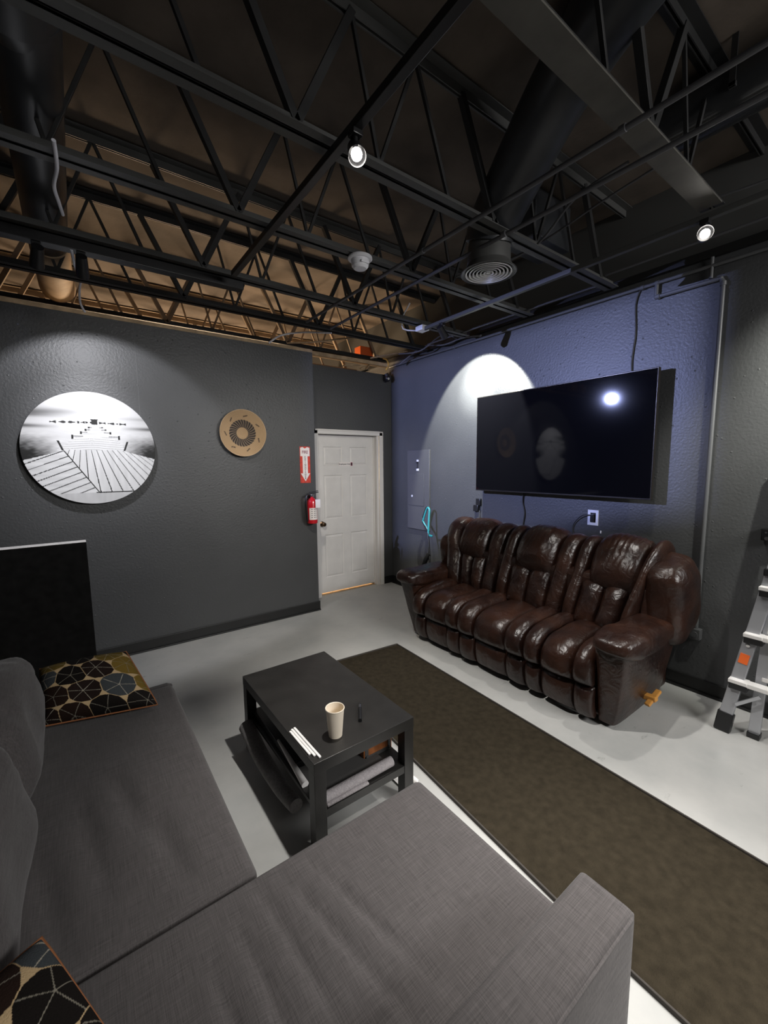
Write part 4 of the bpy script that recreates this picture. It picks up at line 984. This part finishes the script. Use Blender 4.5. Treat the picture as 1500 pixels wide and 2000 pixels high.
wire('blue_cable', [(-.26, -.50, 3.00), (-.22, -.85, 2.97), (-.17, -1.15, 3.08), (-.10, -1.30, 3.02)], .008, M['pipe'], 'second grey cable looping at the ceiling corner')
jb = thing('junction_box', 'small white connector at the end of the right lighting track', 'connector', (-.83, -1.44, 2.93))
MB().box((-.79, -1.52, 2.94), (-.70, -1.42, 2.985), .004).build('body', M['plastic_white'], jb)
MB().tube([(-.76, -1.40, 2.96), (-.86, -1.32, 2.98), (-.88, -1.34, 3.08), (-.84, -1.40, 3.2)], .007, 8).build('lead', M['wire_white'], jb)

# things lying on the open wall head beyond
tag(MB().box((-.50, -.02, 3.06), (-.30, .12, 3.17), .004, ).build('orange_box', M['orange'], loc=(-.4, .05, 3.06)), 'bright orange box lying on the wall top in the ceiling corner', 'box')
tag(MB().box((-.30, .00, 3.03), (-.20, .10, 3.10), .004).build('white_box', M['paper'], loc=(-.25, .05, 3.03)), 'small white carton beside the orange box in the ceiling corner', 'box')
sticks = [((-.80, -.09, 2.872), (-.52, -.05, 2.925), 'longest loose wood stick on the wall top over the door'), ((-.56, -.1, 2.868), (-.42, -.06, 2.925), 'short slanting wood stick in the middle over the door'),
          ((-.48, -.11, 2.868), (-.40, -.06, 2.94), 'steep wood stick nearest the corner over the door'), ((-.42, -.12, 3.005), (.0, -.35, 3.10), 'light wooden slat sticking out in the ceiling corner')]
for a, b, lb in sticks: tag(MB().beam(a, b, .030, .014, bevel=.003).build('wood_stick', M['wood'], loc=a), lb, 'wood scrap', 'loose wood scraps on the wall top')
tag(MB().tube([(-.14, -.07, 2.90), (-.12, -.1, 2.97), (-.16, -.12, 3.02), (-.22, -.12, 3.03)], .010, 8).build('yellow_strap', M['yellow'], loc=(-.14, -.07, 2.9)), 'yellow strap hanging at the ceiling corner above the small camera', 'strap')
sc_ = thing('security_camera', 'small black dome camera in the corner above the door wall', 'camera', (-.10, -.04, 2.82))
t2 = bmesh.new(); bmesh.ops.create_uvsphere(t2, u_segments=20, v_segments=12, radius=.042)
dm = MB(); dm.merge(t2, Matrix.Translation((-.105, -.065, 2.80))); dm.build('dome', M['plastic_black'], sc_)
MB().cyl((-.105, -.065, 2.81), (-.125, -.055, 2.86), .03).build('mount', M['plastic_black'], sc_)
MB().cyl((-.118, -.098, 2.792), (-.122, -.108, 2.789), .014).build('lens', M['chrome'], sc_)

# track heads
def head(loc, target, label, lit=True, drop=.07, r=.036, L=.12):
    loc = Vector(loc); d = (Vector(target)-loc).normalized()
    t_ = thing('track_light', label, 'spotlight', loc, 'track light heads')
    piv = loc-Vector((0, 0, drop))
    MB().cyl(loc, piv, .009, n=12).box(loc-Vector((.022, .022, .02)), loc+Vector((.022, .022, .006)), .003).build('stem', M['plastic_black'], t_)
    a = piv-d*L*.45; b = piv+d*L*.55
    MB().cyl(a, b, r*.8, r, n=24, caps=False).cyl(a-d*.002, a+d*.012, r*.8, n=24).build('housing', M['plastic_black'], t_)
    MB().cyl(b-d*.030, b-d*.020, r*.62, n=24).build('bulb', M['bulb'] if lit else M['plastic_black'], t_)
    return t_
head((-2.575, -3.14, 2.94), (-2.85, -3.70, 2.3), 'lit spotlight hanging from the black diagonal track', r=.034)
head((-.745, -3.72, 2.94), (-1.5, -4.0, 2.72), 'bright lit spotlight at the upper right above the television wall', r=.036)
head((-.745, -1.74, 2.94), (-.1, -1.60, 2.45), 'black track light at the far end of the right track', lit=False)
head((-3.41, -1.44, 2.93), (-3.38, -.6, 2.25), 'right one of two black track lights over the round picture', lit=False)
head((-3.615, -1.44, 2.93), (-3.75, -.5, 2.3), 'left one of two black track lights over the round picture', lit=False)
pj = thing('projector', 'small black projector hanging at the upper left joist', 'projector', (-4.15, -1.12, 2.9))
LX, LY, LZ = -4.09, -1.12, 2.73
MB().box((LX-.22, LY-.10, LZ-.055), (LX, LY+.10, LZ+.035), .01).build('casing', M['plastic_black'], pj)
MB().cyl((LX-.1, LY, LZ+.035), (LX-.1, LY, 3.0), .012).build('mount', M['plastic_black'], pj)
MB().cyl((LX, LY, LZ), (LX+.012, LY, LZ), .020).build('lens', M['blue_ind'], pj)
hx = -3.95; ya, yb = LY+.10*.262, LY-.10*.602; zt_, zl, zr = LZ+.0062, LZ-.10*.57, LZ-.10*.345
beam_mask = MB()  # added mask around the lens, shaped to trim the blue wash on the wall
beam_mask.box((hx-.003, ya, LZ-.13), (hx, LY+.14, LZ+.10)).box((hx-.003, LY-.16, LZ-.13), (hx, yb, LZ+.10)).box((hx-.003, yb, zt_), (hx, ya, LZ+.10))
beam_mask.prism([(ya, zl), (yb, zr), (yb, LZ-.13), (ya, LZ-.13)], hx-.003, hx, 'x')
for (a, b) in (((LX-.02, LY+.137, LZ-.13), (hx, LY+.14, LZ+.10)), ((LX-.02, LY-.16, LZ-.13), (hx, LY-.157, LZ+.10)), ((LX-.02, LY-.16, LZ+.097), (hx, LY+.14, LZ+.10)), ((LX-.02, LY-.16, LZ-.13), (hx, LY+.14, LZ-.127))): beam_mask.box(a, b)
beam_mask.build('beam_mask', M['plastic_black'], pj, smooth=False)
